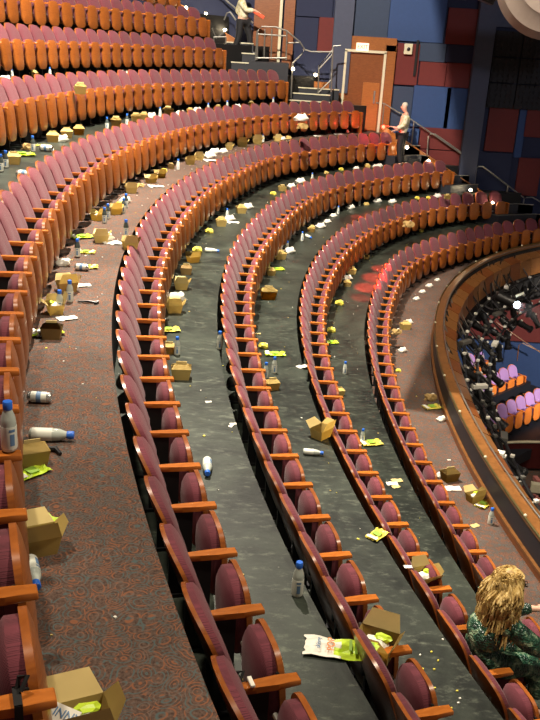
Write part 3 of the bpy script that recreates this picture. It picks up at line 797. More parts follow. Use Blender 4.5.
KIND = {'o': (OPEN[0], 'open_carton', 'open kraft carton', 'carton', 'open kraft cartons'),
 'e': (OPEN[1], 'open_carton', 'empty kraft carton', 'carton', 'empty open cartons'),
 'd': (OPEN[2], 'open_carton', 'open brown carton', 'carton', 'brown open cartons'),
 'k': (CLOSED[0], 'snack_carton', 'closed tan carton', 'carton', 'closed kraft cartons'),
 'K': (CLOSED[1], 'snack_carton', 'closed brown carton', 'carton', 'closed brown cartons'),
 'b': (BOT, 'water_bottle', 'upright water bottle', 'bottle', 'water bottles'),
 'l': (BOT, 'water_bottle', 'toppled water bottle', 'bottle', 'water bottles'),
 'g': (BOTD, 'water_bottle', 'upright dark bottle', 'bottle', 'dark bottles'),
 'c': (CAN, 'drink_can', 'toppled silver can', 'can', 'drink cans'),
 'r': (CR[0], 'crumpled_bag', 'crumpled tan bag', 'bag', 'crumpled bags'),
 'y': (CR[1], 'crumpled_bag', 'crumpled yellow bag', 'bag', 'crumpled bags'),
 'n': (CR[2], 'crumpled_bag', 'crumpled brown bag', 'bag', 'crumpled bags'),
 'w': (CR[3], 'crumpled_paper', 'crumpled white paper', 'paper', 'crumpled papers'),
 'L': (CH[0], 'snack_bag', 'flat lime bag', 'bag', 'lime snack bags'),
 'Y': (CH[1], 'snack_bag', 'flat yellow bag', 'bag', 'yellow snack bags'),
 's': (SH[0], 'napkin', 'flat white napkin', 'napkin', 'flat napkins'),
 't': (SH[1], 'paper_sheet', 'flat yellow paper', 'paper', 'flat yellow papers'),
 'p': (SH[2], 'card_piece', 'flat tan card piece', 'card', 'flat card pieces')}
USED = {}
def put(kind, loc, rz, label, scale=1, lie=False):
    parts, name, _, cat, grp = KIND[kind]
    t = thing(name, label, cat, loc, rz, grp); scale *= .68 if kind in 'oedkKrny' else (.9 if kind in 'bg' else 1); t.scale = (scale,)*3
    if lie: t.rotation_euler = (PI/2, 0, rz); t.location = Vector(loc)+Vector((0, 0, .034*scale))
    for q in parts: c = q.copy(); C.objects.link(c); c.parent = t
    return t
def drop(kind, u, v, row, rz=None, sc=1.0, dz=0, extra=''):
    """(u, v) is where the thing's base meets the floor of the row"""
    z = fz(row)+dz; p = onz(u, v, z); i = where(row, p)
    base = KIND[kind][2]
    lab = '%s by the %s seat from the stairs, %s%s' % (base, ordinal(i), ROWS[row], extra)
    k = USED.get(lab, 0); USED[lab] = k+1
    t = put(kind, p, rz, lab, sc, kind in 'lc'); PLACED.setdefault(lab, []).append((abs(polar(row, p)[1]), t)); return t
PLACED = {}
LIT = {
 'E': [('K',52,338,.1,1.25),('o',55,313,2,1.3),('d',67,291,.5,1.35),('b',60,312.5,0,1),('b',70,302,0,1),('L',46,334,.5,1.2),('c',36.5,338,2.6,1),('s',67,319,.6,1),('s',82,286,.4,1),
       ('c',75,270,1.5,1.1),('w',63,266,0,.9),('Y',87,268,.2,1),('g',77.5,257,0,1),('Y',86,253,.1,.9),('L',82,238,.6,1.2),('e',101,242,.3,1.25),('w',105,241,.4,1.1),('s',111,243,.5,1.2),('s',119,244,.1,1.3),
       ('o',130,249,.4,1.25),('g',126,236,0,1),('g',104.5,223,0,1),('g',108,219,0,1),('o',98,220,1,1.2),('y',113,212,0,1),('g',123.5,213,0,1),('g',126,208,0,1),('o',115,214,.6,1.2),('y',120,206,.2,1),('w',125,203,.3,1),
       ('o',131,193,.3,1.3),('n',140,187,.3,1),('o',151,183,.7,1.2),('o',160,178,.7,1.2),('y',164,172,.3,1),('b',178,170,0,1),('K',171,169,.2,1),('s',156,187,.3,1.5),('o',190,164.5,.3,1.3),('o',199,160,.2,1.3),('w',209,158,.2,1.5),('s',211,161,.2,1.7),('w',214,154,.2,1.4),('w',223,153,.3,1.1),
       ('o',229,149.5,.2,1.2),('o',242,147,.2,1.7),('o',257,144,.2,1.7),('b',263,142,0,1),('o',277,141,.3,1.3),('r',288,139,.3,1.3),('w',282,140,.1,1),('s',318,136.5,.1,1.4),('s',338,134.5,.1,1.4),('w',346,133,.1,1),
       ('k',33,464,.5,1.3),('l',30,440,1.65,1.15),('c',28,402,1.6,1.15),('L',32,474,.9,.85),('o',38,551,.5,1.4),('L',36,532,1.2,1.2),('l',30,566,.4,1)],
 'D': [('o',181,289,.2,1.35),('K',186,274,.1,1.3),('o',193,262,.6,1.3),('y',197,252,.3,1.3),('l',205,252,1.5,1),('o',174,312,.2,1.45),('w',175,303,.2,1.5),('Y',168,331,.3,1.2),('k',169,353,.2,1.1),('b',177,355,0,1),('k',181,378,.1,1.5),
       ('y',209,233,.2,1.2),('k',221,226,.2,1.5),('w',229,221,.2,1.2),('s',233,223,.2,1.3),('b',227,219,0,1),('k',241,213,.3,1.5),('w',247,209,.2,1.3),('y',273,195,.2,1.2),('k',282,191,.3,1.3),('w',291,187.5,.2,1.1),('w',300,183,.2,1.4),('b',312,180,0,.9),('r',326,173.5,.2,1),('y',341,170.5,.2,1.2),('w',356,169.5,.2,1),('k',367,168.5,.2,1.2),('w',379,167,.2,1.1),
       ('b',297,595,0,1.15),('l',207,464,.1,1.05),('s',208.5,402,.3,.35),('s',233,424,.3,.35),('s',231,426,1.2,.35),('b',219.5,349,0,1.0),('w',375,167.5,.1,1)],
 'C': [('k',280,259,.4,1.6),('L',276,270,.3,1.3),('k',271,275,.2,1.2),('k',268,299,.2,1.9),('k',272,296,1.1,1.2),('w',289,253,.2,1.3),('b',287,251,0,1),('b',302,241,0,1),('l',306,237,.5,1),('k',312,230,.3,1),('w',320,228,.2,1.3),('w',327,223,.2,1),('k',311,232,.3,1.1),('y',263,348,.2,1.1),('L',275,355,.1,1.2),('b',274,373,0,1.05),('b',265.5,378,0,1),('k',272,389,.3,1.25),
       ('w',333,217,.2,1),('b',338,214,0,1),('w',350,209,.2,1.3),('b',359,206,0,1),('r',366,205,.2,1.2),('w',377,202.5,.2,1.3),('w',392,203,.2,1.2),('y',417,199,.2,1.2),('y',428,199,.2,1.2),('w',437,197.5,.2,1.3),('k',447,199,.2,1.3),
       ('l',303,454,1.5,.9),('p',258,334,.3,.5),('s',302,367,.6,.9),('e',321,437,.9,1.55),('Y',377,536,.9,.9),('s',408,567,.1,.4)],
 'B': [('k',351,274,.3,1.5),('w',347,280,.2,1.2),('k',347,286,.2,1.2),('y',339,305,.2,1.5),('y',331,332,.2,1.3),('L',331,343,.2,1.1),('k',366,259,.3,1),('w',379,246,.2,1.2),('y',387,239,.2,1.1),('w',397,234,.2,1.2),('w',403,230,.2,1.3),('y',425,226,.2,1.5),('y',421,232,.2,1.2),('w',436,224,.2,1.4),('b',440,224,0,1),('y',447,224,.2,1.1),('w',459,223,.2,1.1),('w',475,219,.2,1),
       ('k',339,395,.3,1.1),('b',344.5,374,0,1),('Y',371,444,.3,1.25),('b',362,442,0,.9),('p',397,481,.2,.8),('s',392,484,.1,.8),('p',396,487,.4,.6)],
 'A': [('k',405,329,.3,1.6),('w',408,324,.2,1.1),('n',430,400,.3,1.7),('Y',432,408,.4,1.35),('w',441,421,.3,.9),('k',449,480,.4,1.7),('w',440,477,.2,.8),('s',453,489,.1,1.25),('o',474,501,.5,1.5),('Y',483,505,.9,1.1),('b',490,524,0,1.1),('p',475,526,.5,.7),('s',449,460,.2,.3),('w',402,352,.2,1),('y',398,372,.2,.9),('w',416,300,.2,.9),('w',422,293,.2,.9),('w',429,287,.2,1),('w',437,281,.2,.8)],
 'F': [('g',1,172,0,1),('g',6,168,0,1),('k',14,164,.2,1.3),('L',22,156,.4,1.5),('g',33,152,0,1.05),('c',40,151,1.4,1.4),('t',43,146,.2,1.2),('c',17,178,1.4,1.4),('k',53,142,.2,1.4),('k',67,138,.2,1.4),('k',79,135,.2,1.4),('w',61,142,.2,1.2),('g',107,129,0,1),('g',127,125,0,1),('k',116,126,.2,1.5),('k',136,122,.2,1.5),('n',28,150,.2,1.4),
       ('k',144,119.5,.2,1.3),('w',151,118,.2,1.2),('k',168,115.5,.2,1.7),('b',160,117,0,1),('k',190,114,.2,1.2),('w',180,115.5,.2,1.2),('w',197,112,.2,1.2),('b',208,112,0,1),('k',218,110,.2,1.1),('b',227,109,0,1),('w',237,108,.2,1.1),('k',251,106,.2,1.1),('b',273,105,0,1)],
 'G': [('w',5,81,.2,1),('b',12,80,0,.9),('k',34,78,.2,1.2),('b',50,77.5,0,.9),('w',58,75,.2,1.2),('k',63,75,.2,1.2),('w',93,74,.2,1.2),('k',101,73.5,.2,1.1),('w',124,74,.2,1),('k',158,73,.2,1.3),('w',166,73,.2,1)],
}
for row, items in LIT.items():
    for it in items:
        kind, u, v = it[0], it[1], it[2]; drop(kind, u, v, row, it[3] if kind not in 'bg' else .3, it[4])
for lab, L in PLACED.items():
    L.sort(key=lambda a: a[0])
    for j, (d_, t) in enumerate(L):
        if len(L) > 1: t['label'] = lab+(', closest to seats' if j == 0 else ', farthest from seats' if j == len(L)-1 else ', the middle one')
# tiny paper scraps and crumbs, beyond counting
bm = bmesh.new(); rn = random.Random(77)
for row in 'ABCDE':
    for k in range(70 if row != 'A' else 40):
        th = math.radians(rn.uniform(160, 199)); dr = rn.uniform(-.55, .45) if row != 'E' else rn.uniform(-.5, -.05); s = rn.choice([.006, .008, .012, .018])
        p = cur(row, th, dr); box(bm, p+Vector((0, 0, .004)), (s, s*rn.uniform(.5, 1), .006), Matrix.Rotation(rn.uniform(0, 3), 3, 'Z'), mi=rn.choice([0, 0, 1, 2]))
rc = onz(424, 680, fz('C'))
for k in range(26):
    box(bm, rc+Vector((rn.gauss(0, .16), rn.gauss(0, .22), .004)), (.014, .01, .008), Matrix.Rotation(rn.uniform(0, 3), 3, 'Z'), mi=rn.choice([0, 1, 1]))
o = link('crumbs', bm, ['paper', 'yellow', 'kraft']); o['kind'] = 'stuff'; tag(o, 'tiny paper scraps and crumbs strewn over the floors between the rows', 'litter')

# ---- the ones with writing or a place of their own
def armtip(row, k):                       # the k-th armrest counted from the phase
    return cur(row, ROW[row][2]+k*ROW[row][5])
# bottle standing on an armrest
th = ROW['E'][2]+14*ROW['E'][5]
q = onz(9.5, 449.5, fz('E')+.597)
t = put('b', q, .9, 'blue-capped water bottle standing upright on an armrest at the left edge', 1.1)
t['group'] = 'water bottles'
# labelled carton at the bottom left
p = onz(78, 742, fz('E')); t = put('o', p, .45, 'open kraft carton with lettered paper inside, by the strapped armrest at bottom left', 1.6)
bpy.context.view_layer.update()
bm = bmesh.new(); box(bm, (0, 0, 0), (.125, .06, .004))
mm = Matrix.Translation(onz(61, 714, fz('E')+.17)) @ Matrix.Rotation(-.42, 4, 'Z') @ Matrix.Rotation(.35, 4, 'X')
o = link('paper_tag', bm, 'paper'); o.matrix_world = mm; o.parent = t; o.matrix_parent_inverse = t.matrix_world.inverted()
text('lettering', 'SKINNY', .042, 'labelblue', mm @ Matrix.Translation((0, 0, .004)), t, .001)
# lime bag with lettering behind the third row
p = onz(341, 651, fz('D')); t = thing('snack_bag', 'lime and white popcorn bag lying flat on the black floor, lettering on its pale end', 'bag', p, -.09)
bm = sheet(.40, .165, 6, .014, 10); bm2 = None
for v in bm.verts: pass
for f in bm.faces: f.material_index = 1 if f.calc_center_median().x < -.02 else 0
o = link('bag', bm, ['lime', 'paper'], parent=t)
bpy.context.view_layer.update()
text('lettering', 'POP', .060, 'inkorange', t.matrix_world @ Matrix.Translation((-.055, 0, .038)) @ Matrix.Rotation(PI/2, 4, 'Z'), t, .001)
text('lettering', 'skinny', .036, 'labelblue', t.matrix_world @ Matrix.Translation((-.125, 0, .038)) @ Matrix.Rotation(PI/2, 4, 'Z'), t, .001)
bm = bmesh.new()
for k in range(5): box(bm, (.05+.03*k, .012*((-1)**k), .036), (.016, .09, .002))
link('print', bm, 'labelgreen', parent=t)
# cartons resting on seats
def on_seat(row, k, kind, z, dy, label, sc, rz=0, tilt=(0, 0)):
    th = ROW[row][2]+(k+.5)*ROW[row][5]; p = cur(row, th, dy, z); t = put(kind, p, rz, label, sc); t.rotation_euler = (tilt[0], tilt[1], rz); return t
on_seat('C', 23.35, 'o', .50, .17, 'large open kraft carton with napkins resting on a third-row folded seat', 1.75, -.5, (.15, -.1))
on_seat('B', 22.1, 'o', .52, .17, 'open kraft carton wedged on a folded seat, second row', 1.45, .5, (.35, .1))
p = onz(80.5, 94, fz('F')+.60); put('k', p, .2, 'tan carton sitting on top of a seat in the sixth row, far left', 1.6)
p = onz(300.5, 121, fz('E')+.62); put('w', p, .2, 'crumpled white bag on a fifth-row seat near the stairs', 1.9)
t = put('n', onz(302, 129, fz('E')+.35), .3, 'dark brown bag slumped against a fifth-row seat below the white bag', 2.2)
p = onz(303, 63, fz('F')+.02)
put('n', onz(396, 334, fz('A')+.3), .3, 'dark coat-like brown bag on a front-row seat by the tan carton', 1.6)
put('n', onz(408, 227, fz('B')+.50), .3, 'dark burgundy bundle hanging over a second-row seat', 2.4)
# small dark clip on the carpet
bm = bmesh.new(); tube(bm, [(-.09, 0, .012), (0, .005, .018), (.05, 0, .014), (.09, .02, .012)], [.008, .012, .009, .014], 8); box(bm, (.07, -.012, .012), (.03, .03, .02), bev=.004)
o = tag(link('hair_clip', bm, 'metal', smooth=True), 'small black clip on the walkway carpet right of the two bottles', 'clip'); o.location = onz(88, 303.5, fz('E')); o.rotation_euler = (0, 0, .05)
bm = bmesh.new(); tube(bm, [(-.05, 0, .02), (.03, .01, .018), (.07, -.04, .012)], [.02, .016, .01], 8)
o = tag(link('black_glove', bm, 'metal', smooth=True), 'small black scrap beside the closed carton, fifth row, left edge', 'scrap'); o.location = onz(50, 452, fz('E'))
# velcro straps round armrests, an adapter in the second row
def strap(row, k, x, label, white=False):
    th = ROW[row][2]+k*ROW[row][5]; q = cur(row, th+.002)-cur(row, th-.002); rz = math.atan2(-q.y, -q.x)
    t = thing('strap', label, 'strap', cur(row, th), rz)
    bm = bmesh.new()
    for (c, s) in (((0, x, .603), (.078, .022, .005)), ((0, x, .553), (.078, .022, .005)), ((.037, x, .578), (.005, .022, .055)), ((-.037, x, .578), (.005, .022, .055))): box(bm, c, s)
    link('band', bm, 'void', parent=t)
    bm = bmesh.new(); tube(bm, [(.03, x, .60), (.045, x-.01, .63), (.03, x-.03, .64), (.01, x-.01, .61)], .007, 6); link('loose_end', bm, 'void', parent=t)
    if white: bm = bmesh.new(); box(bm, (0, x-.055, .606), (.06, .02, .014), bev=.004); link('white_tag', bm, 'paper', parent=t)
strap('E', 17, .10, 'black strap wrapped round the armrest at the bottom left corner')
strap('D', 24, .27, 'black strap with a white tag on a fourth-row armrest near the bottom', True)
th = ROW['B'][2]+24.3*ROW['B'][5]
t = thing('metal_buckle', 'silver buckle on a dark strap behind a second-row seat at the bottom right', 'buckle', cur('B', th, .46, .3))
bm = bmesh.new(); tube(bm, [(-.02, 0, 0), (.02, 0, 0), (.02, 0, .05), (-.02, 0, .05)], .005, 6, close=True); link('ring', bm, 'steel', parent=t)
bm = bmesh.new(); box(bm, (0, 0, .12), (.025, .006, .14)); link('webbing', bm, 'metal', parent=t)

# ------------------------------------------------------------------ people
def skinned(name, V, Ed, rad, mat, parent, root=0, levels=2):
    me = bpy.data.meshes.new(name); me.from_pydata([tuple(v) for v in V], Ed, []); me.update()
    o = bpy.data.objects.new(name, me); C.objects.link(o)
    sk = o.modifiers.new('skin', 'SKIN'); sk.use_smooth_shade = True; ss = o.modifiers.new('sub', 'SUBSURF'); ss.levels = levels; ss.render_levels = levels
    if not me.skin_vertices: bpy.context.view_layer.objects.active = o
    for i, r in enumerate(rad):
        me.skin_vertices[0].data[i].radius = r if isinstance(r, tuple) else (r, r)
        me.skin_vertices[0].data[i].use_root = (i == root)
    dg = bpy.context.evaluated_depsgraph_get(); dg.update()
    nm = bpy.data.meshes.new_from_object(o.evaluated_get(dg)); bpy.data.objects.remove(o)
    for p in nm.polygons: p.use_smooth = True
    nm.materials.clear(); nm.materials.append(M[mat] if isinstance(mat, str) else mat)
    o = bpy.data.objects.new(name, nm); C.objects.link(o); o.parent = parent; return o
class Sk:
    def __init__(s): s.V = []; s.E = []; s.R = []
    def p(s, co, r, fr=None):
        s.V.append(Vector(co)); s.R.append(r)
        if fr is not None: s.E.append((fr, len(s.V)-1))
        return len(s.V)-1
    def ch(s, fr, *pts):
        for co, r in pts: fr = s.p(co, r, fr)
        return fr
def hand(s, wrist, d, side, r=.011, L=.085):
    """palm and five curled fingers from the wrist index along direction d"""
    w = s.V[wrist]; d = Vector(d).normalized(); up = Vector((0, 0, 1)); x = d.cross(up).normalized()*side
    palm = s.p(w+d*.045, (.028, .018), wrist); knu = s.p(w+d*.075, (.030, .014), palm)
    for k, (off, ln) in enumerate(((-.028, .062), (-.010, .075), (.010, .070), (.027, .055))):
        a = w+d*.085+x*off
        s.ch(knu, (a, r*.8), (a+d*ln*.5+up*(-.008), r*.75), (a+d*ln*.8+up*(-.03), r*.65), (a+d*ln*.75+up*(-.048), r*.55))
    a = w+d*.03-x*.035
    s.ch(palm, (a, r*.9), (a+d*.03-x*.012, r*.8), (a+d*.055-x*.006+up*(-.012), r*.65))
def sequin():
    m, t, b = nt('green_sequins', .35, spec=.7); v = oc(t)
    vo = tex(t, 'ShaderNodeTexVoronoi', 60, v); n = tex(t, 'ShaderNodeTexNoise', 16, v, Detail=5)
    c = ramp(t, n.outputs['Fac'], [(.42, (.006, .03, .018)), (.55, (.02, .10, .055)), (.66, (.30, .42, .26))])
    t.links.new(c.outputs[0], b.inputs['Base Color']); bump(t, b, vo.outputs['Distance'], .9, .01); return m
def hairmat():
    m, t, b = nt('blond_hair', .5, spec=.4); v = oc(t)
    mp = t.nodes.new('ShaderNodeMapping'); mp.inputs['Scale'].default_value = (30, 30, 5); t.links.new(v, mp.inputs[0])
    n = tex(t, 'ShaderNodeTexNoise', 1.6, mp.outputs[0], Detail=4)
    c = ramp(t, n.outputs['Fac'], [(.3, (.22, .12, .035)), (.5, (.50, .34, .11)), (.7, (.80, .62, .30))])
    t.links.new(c.outputs[0], b.inputs['Base Color']); return m
def shirtmat():
    m, t, b = nt('printed_shirt', .8); n = tex(t, 'ShaderNodeTexNoise', 14, oc(t), Detail=2)
    c = ramp(t, n.outputs['Fac'], [(.5, (.72, .68, .52)), (.6, (.45, .40, .12)), (.68, (.72, .68, .52))])
    t.links.new(c.outputs[0], b.inputs['Base Color']); return m
M['sequin'] = sequin(); M['hair'] = hairmat(); M['shirt'] = shirtmat()
M['trousers'] = flat('black_trousers', (.012, .012, .015), .8); M['shoe'] = flat('black_shoes', (.01, .01, .012), .4); M['greyhair'] = flat('pale_hair', (.62, .58, .48), .7)
M['glass'] = flat('dark_frames', (.02, .015, .01), .3); M['lip'] = flat('lips', (.5, .12, .10), .5); M['eye'] = flat('eyes', (.05, .04, .03), .3)
M['redcloth'] = flat('red_cloth', (.75, .10, .04), .7)

# --- seated woman, second row
th = ROW['B'][2]+24.5*ROW['B'][5]; q = cur('B', th+.002)-cur('B', th-.002); rzw = math.atan2(-q.y, -q.x)
wo = thing('person', 'person with long wavy blond hair and green sequinned dress, seated and leaning forward, bottom right', 'person', cur('B', th, .07), rzw); wo.scale = (.94,)*3
s = Sk()
pel = s.p((0, .10, .53), (.12, .10)); sp1 = s.p((0, .06, .68), (.10, .08), pel); che = s.p((0, -.03, .86), (.11, .085), sp1); shb = s.p((0, -.07, .97), (.085, .06), che)
nk = s.p((-.0, -.10, 1.05), .048, shb); h1 = s.p((0, -.14, 1.12), (.062, .066), nk); h2 = s.p((0, -.15, 1.19), (.072, .085), h1); h3 = s.p((0, -.14, 1.26), (.055, .065), h2)
s.ch(h2, ((0, -.225, 1.175), .018), ((0, -.252, 1.165), .010))
for sx in (-1, 1):
    a = s.ch(shb, ((sx*.17, -.08, .94), .045), ((sx*.23, -.22, .80), .042), ((sx*.21, -.42, .78 if sx > 0 else .70), .036), ((sx*.17, -.50, .80 if sx > 0 else .70), .026))
    hand(s, a, (-.2*sx, -1, .05), sx)
    s.ch(pel, ((sx*.10, -.02, .51), .09), ((sx*.12, -.36, .50), .062), ((sx*.12, -.38, .28), .048), ((sx*.12, -.36, .09), .034), ((sx*.12, -.44, .04), .030), ((sx*.12, -.52, .03), .022))
body = skinned('body', s.V, s.E, s.R, 'skinp', wo)
s = Sk()
pel = s.p((0, .10, .53), (.21, .17)); sp1 = s.p((0, .06, .68), (.185, .15), pel); che = s.p((0, -.03, .86), (.215, .165), sp1); shb = s.p((0, -.07, .975), (.175, .13), che)
for sx in (-1, 1):
    s.ch(shb, ((sx*.20, -.08, .93), .085), ((sx*.24, -.22, .81), .085), ((sx*.22, -.38, .77 if sx > 0 else .70), .062), ((sx*.18, -.48, .80 if sx > 0 else .70), .040))
    s.ch(pel, ((sx*.10, -.02, .53), .115), ((sx*.12, -.36, .52), .095), ((sx*.12, -.42, .30), .10), ((sx*.12, -.40, .20), .10))
skinned('dress', s.V, s.E, s.R, 'sequin', wo)
bm = bmesh.new(); rn = random.Random(12)
hc = Vector((0, -.135, 1.20))
bmesh.ops.create_uvsphere(bm, u_segments=24, v_segments=16, radius=1)
for v in bm.verts:
    c = v.co.copy(); front = max(0, -c.y-.25)*(1 if c.z < .55 else 0)
    k_ = .62 if (c.y < -.25 and c.z < .45) else 1
    v.co = hc+Vector((c.x*.093*k_, (c.y*.112*k_+.018), c.z*.108+.012))
for k in range(520):
    az = rn.uniform(-.42, 1.42)*PI; el = rn.uniform(.0, 1.25)
    d = Vector((math.cos(az)*math.cos(el), math.sin(az)*math.cos(el), math.sin(el)))
    if d.y < -.12 and d.z < .62: continue
    p0 = hc+Vector((d.x*.09, d.y*.105+.015, d.z*.108+.01)); pts = []; rad = []; L = rn.uniform(.28, .46); ph = az*2.2+rn.uniform(-.5, .5); am = rn.uniform(.012, .022)
    out = Vector((d.x, d.y, 0)); out = out.normalized() if out.length > .01 else Vector((0, 1, 0))
    if out.y < -.1: out = Vector((out.x*1.2, .1, 0)).normalized()
    for i in range(13):
        f = i/12; fall = L*f
        q = p0+out*(.02+.10*math.sin(min(1, f*1.4)*PI/2)*(.7+.3*math.cos(ph)))+Vector((0, .05*f, -fall+.02*math.sin(f*PI)))
        q += Vector((math.cos(ph)*am*math.sin(f*11+ph), math.sin(ph)*am*math.sin(f*11+ph), 0))
        pts.append(q); rad.append(.0078*(1-.6*f**2)+.0015)
    tube(bm, pts, rad, 5)
link('hair', bm, 'hair', parent=wo, smooth=True)
bm = bmesh.new()
for sx in (-1, 1):
    tube(bm, [Vector((sx*.032+.024*math.cos(a), -.232+.004*abs(math.cos(a)), 1.195+.02*math.sin(a))) for a in [k*PI/6 for k in range(12)]], .003, 5, close=True)
    tube(bm, [(sx*.056, -.230, 1.197), (sx*.075, -.15, 1.20)], .003, 5)
tube(bm, [(-.01, -.234, 1.195), (.01, -.234, 1.195)], .003, 5); link('glasses', bm, 'glass', parent=wo)
bm = bmesh.new()
for sx in (-1, 1):
    m_ = bmesh.ops.create_uvsphere(bm, u_segments=8, v_segments=6, radius=.009)
    for v in m_['verts']: v.co += Vector((sx*.03, -.222, 1.194))
link('eyes', bm, 'eye', parent=wo, smooth=True)
bm = bmesh.new(); tube(bm, [(-.02, -.213, 1.128), (0, -.222, 1.130), (.02, -.213, 1.128)], .006, 6); link('lips', bm, 'lip', parent=wo, smooth=True)

# --- standing man at the end of the fourth row
def standing(loc, rz, label, pose):
    t = thing('person', label, 'person', loc, rz); s = Sk(); P = pose
    pel = s.p(P['pel'], (.15, .11)); sp1 = s.p(P['sp'], (.135, .105), pel); che = s.p(P['che'], (.165, .12), sp1); shb = s.p(P['shb'], (.12, .08), che)
    nk = s.p(P['nk'], .052, shb); h1 = s.p(P['h1'], (.064, .07), nk); h2 = s.p(P['h2'], (.076, .092), h1); h3 = s.p(P['h3'], (.06, .07), h2)
    hf = P['hf']; hv = Vector(P['h2'])
    s.ch(h2, (hv+Vector(hf)*.085+Vector((0, 0, -.012)), .018), (hv+Vector(hf)*.115+Vector((0, 0, -.022)), .010))
    side = Vector((-hf[1], hf[0], 0))
    for sg in (-1, 1): s.ch(h2, (hv+side*sg*.082+Vector((0, 0, -.01)), .015))
    for A in P['arms']:
        a = s.ch(shb, *[(co, r) for co, r in zip(A, (.06, .048, .038, .028))]); hand(s, a, Vector(A[-1])-Vector(A[-2]), 1)
    for Lg in P['legs']: s.ch(pel, *[(co, r) for co, r in zip(Lg, (.10, .072, .058, .042, .036, .026))])
    skinned('body', s.V, s.E, s.R, 'skinp', t)
    s = Sk(); pel = s.p(Vector(P['pel'])-Vector((0, 0, .04)), (.20, .16)); sp1 = s.p(P['sp'], (.185, .15), pel); che = s.p(P['che'], (.21, .16), sp1); shb = s.p(P['shb'], (.165, .12), che)
    for A in P['arms']: s.ch(shb, *[(co, r) for co, r in zip(A[:3], (.10, .08, .06))])
    skinned('shirt', s.V, s.E, s.R, 'shirt', t)
    s = Sk(); pel = s.p(Vector(P['pel'])-Vector((0, 0, .01)), (.165, .13))
    for Lg in P['legs']: s.ch(pel, *[(co, r) for co, r in zip(Lg[:4], (.115, .09, .078, .07))])
    skinned('trousers', s.V, s.E, s.R, 'trousers', t)
    for Lg in P['legs']:
        e, f = Vector(Lg[3]), Vector(Lg[5]); bm = bmesh.new(); dd = (f-e); dd.z = 0; dd.normalize()
        box(bm, (0, 0, 0), (.30, .10, .085), Matrix.Rotation(math.atan2(dd.y, dd.x), 3, 'Z'), bev=.025)
        for v in bm.verts: v.co += Vector((e.x, e.y, 0))+dd*.08+Vector((0, 0, min(Lg[4][2], Lg[5][2])+.01))
        link('shoe', bm, 'shoe', parent=t, smooth=True)
    bm = bmesh.new(); bmesh.ops.create_uvsphere(bm, u_segments=16, v_segments=12, radius=1)
    for v in bm.verts:
        c = v.co; v.co = hv+Vector((c.x*.086, c.y*.086, c.z*.075))+Vector((0, 0, .055))-Vector(hf)*.022
    link('hair', bm, 'greyhair', parent=t, smooth=True)
    bm = bmesh.new()
    for sg in (-1, 1):
        m_ = bmesh.ops.create_uvsphere(bm, u_segments=8, v_segments=6, radius=.010)
        for v in m_['verts']: v.co += hv+Vector(hf)*.083+side*sg*.032+Vector((0, 0, .008))
    link('eyes', bm, 'eye', parent=t, smooth=True)
    bm = bmesh.new(); tube(bm, [hv+Vector(hf)*.082-side*.02+Vector((0, 0, -.062)), hv+Vector(hf)*.09+Vector((0, 0, -.060)), hv+Vector(hf)*.082+side*.02+Vector((0, 0, -.062))], .006, 6); link('lips', bm, 'lip', parent=t)
    return t
fl = fz('D'); p = onz(397, 165.5, fl); p.y = 25.7; p.x = ony(398.5, 165.5, 25.7).x
man = standing((p.x, p.y, fl), 0, 'standing person in a pale printed shirt and black trousers holding a small red light', dict(
    pel=(.0, 0, .98), sp=(.02, 0, 1.14), che=(.06, 0, 1.34), shb=(.07, 0, 1.48), nk=(.04, -.01, 1.57), h1=(.0, -.02, 1.63), h2=(-.02, -.02, 1.72), h3=(-.01, -.02, 1.80), hf=(-.95, -.30, 0),
    arms=[[(.05, -.19, 1.45), (.0, -.24, 1.20), (-.20, -.26, 1.12), (-.30, -.24, 1.14)], [(.07, .18, 1.45), (.08, .24, 1.18), (-.10, .20, 1.04), (-.20, .12, 1.02)]],
    legs=[[(-.02, -.10, .90), (-.05, -.11, .50), (.0, -.12, .25), (.03, -.12, .10), (-.02, -.13, .05), (-.14, -.15, .03)], [(.05, .10, .90), (.05, .11, .50), (.09, .12, .25), (.12, .12, .10), (.08, .12, .05), (-.04, .11, .03)]]))
man.scale = (.965,)*3
fl_ = thing('flashlight', 'small red light held out in front of the standing person', 'flashlight', man.location+Vector((-.42, -.25, 1.13)))
bm = bmesh.new(); lathe(bm, [(.018, 0), (.018, .10), (.03, .13), (.03, .15)], 12, mat=Matrix.Rotation(-PI/2-.3, 4, 'Y')); link('barrel', bm, 'redcloth', parent=fl_, smooth=True)
bm = bmesh.new(); bmesh.ops.create_uvsphere(bm, u_segments=10, v_segments=8, radius=.05)
for v in bm.verts: v.co += Vector((-.15, 0, -.04))
link('lens', bm, 'redglow', parent=fl_, smooth=True)
l = bpy.data.lights.new('red_hand_lamp', 'POINT'); l.energy = 18; l.color = (1, .05, .03); l.shadow_soft_size = .05
lo = bpy.data.objects.new('red_hand_lamp', l); C.objects.link(lo); lo.location = fl_.location+Vector((-.22, -.08, -.02))
t = thing('equipment_case', 'low black case on the steps right of the standing person', 'case', ony(409, 165, 26.3)); t.location.z = fl
bm = bmesh.new(); box(bm, (0, 0, .09), (.52, .3, .18), bev=.02); link('body', bm, 'void', parent=t)
bm = bmesh.new(); box(bm, (0, 0, .185), (.46, .24, .01)); link('lid', bm, 'metal', parent=t)
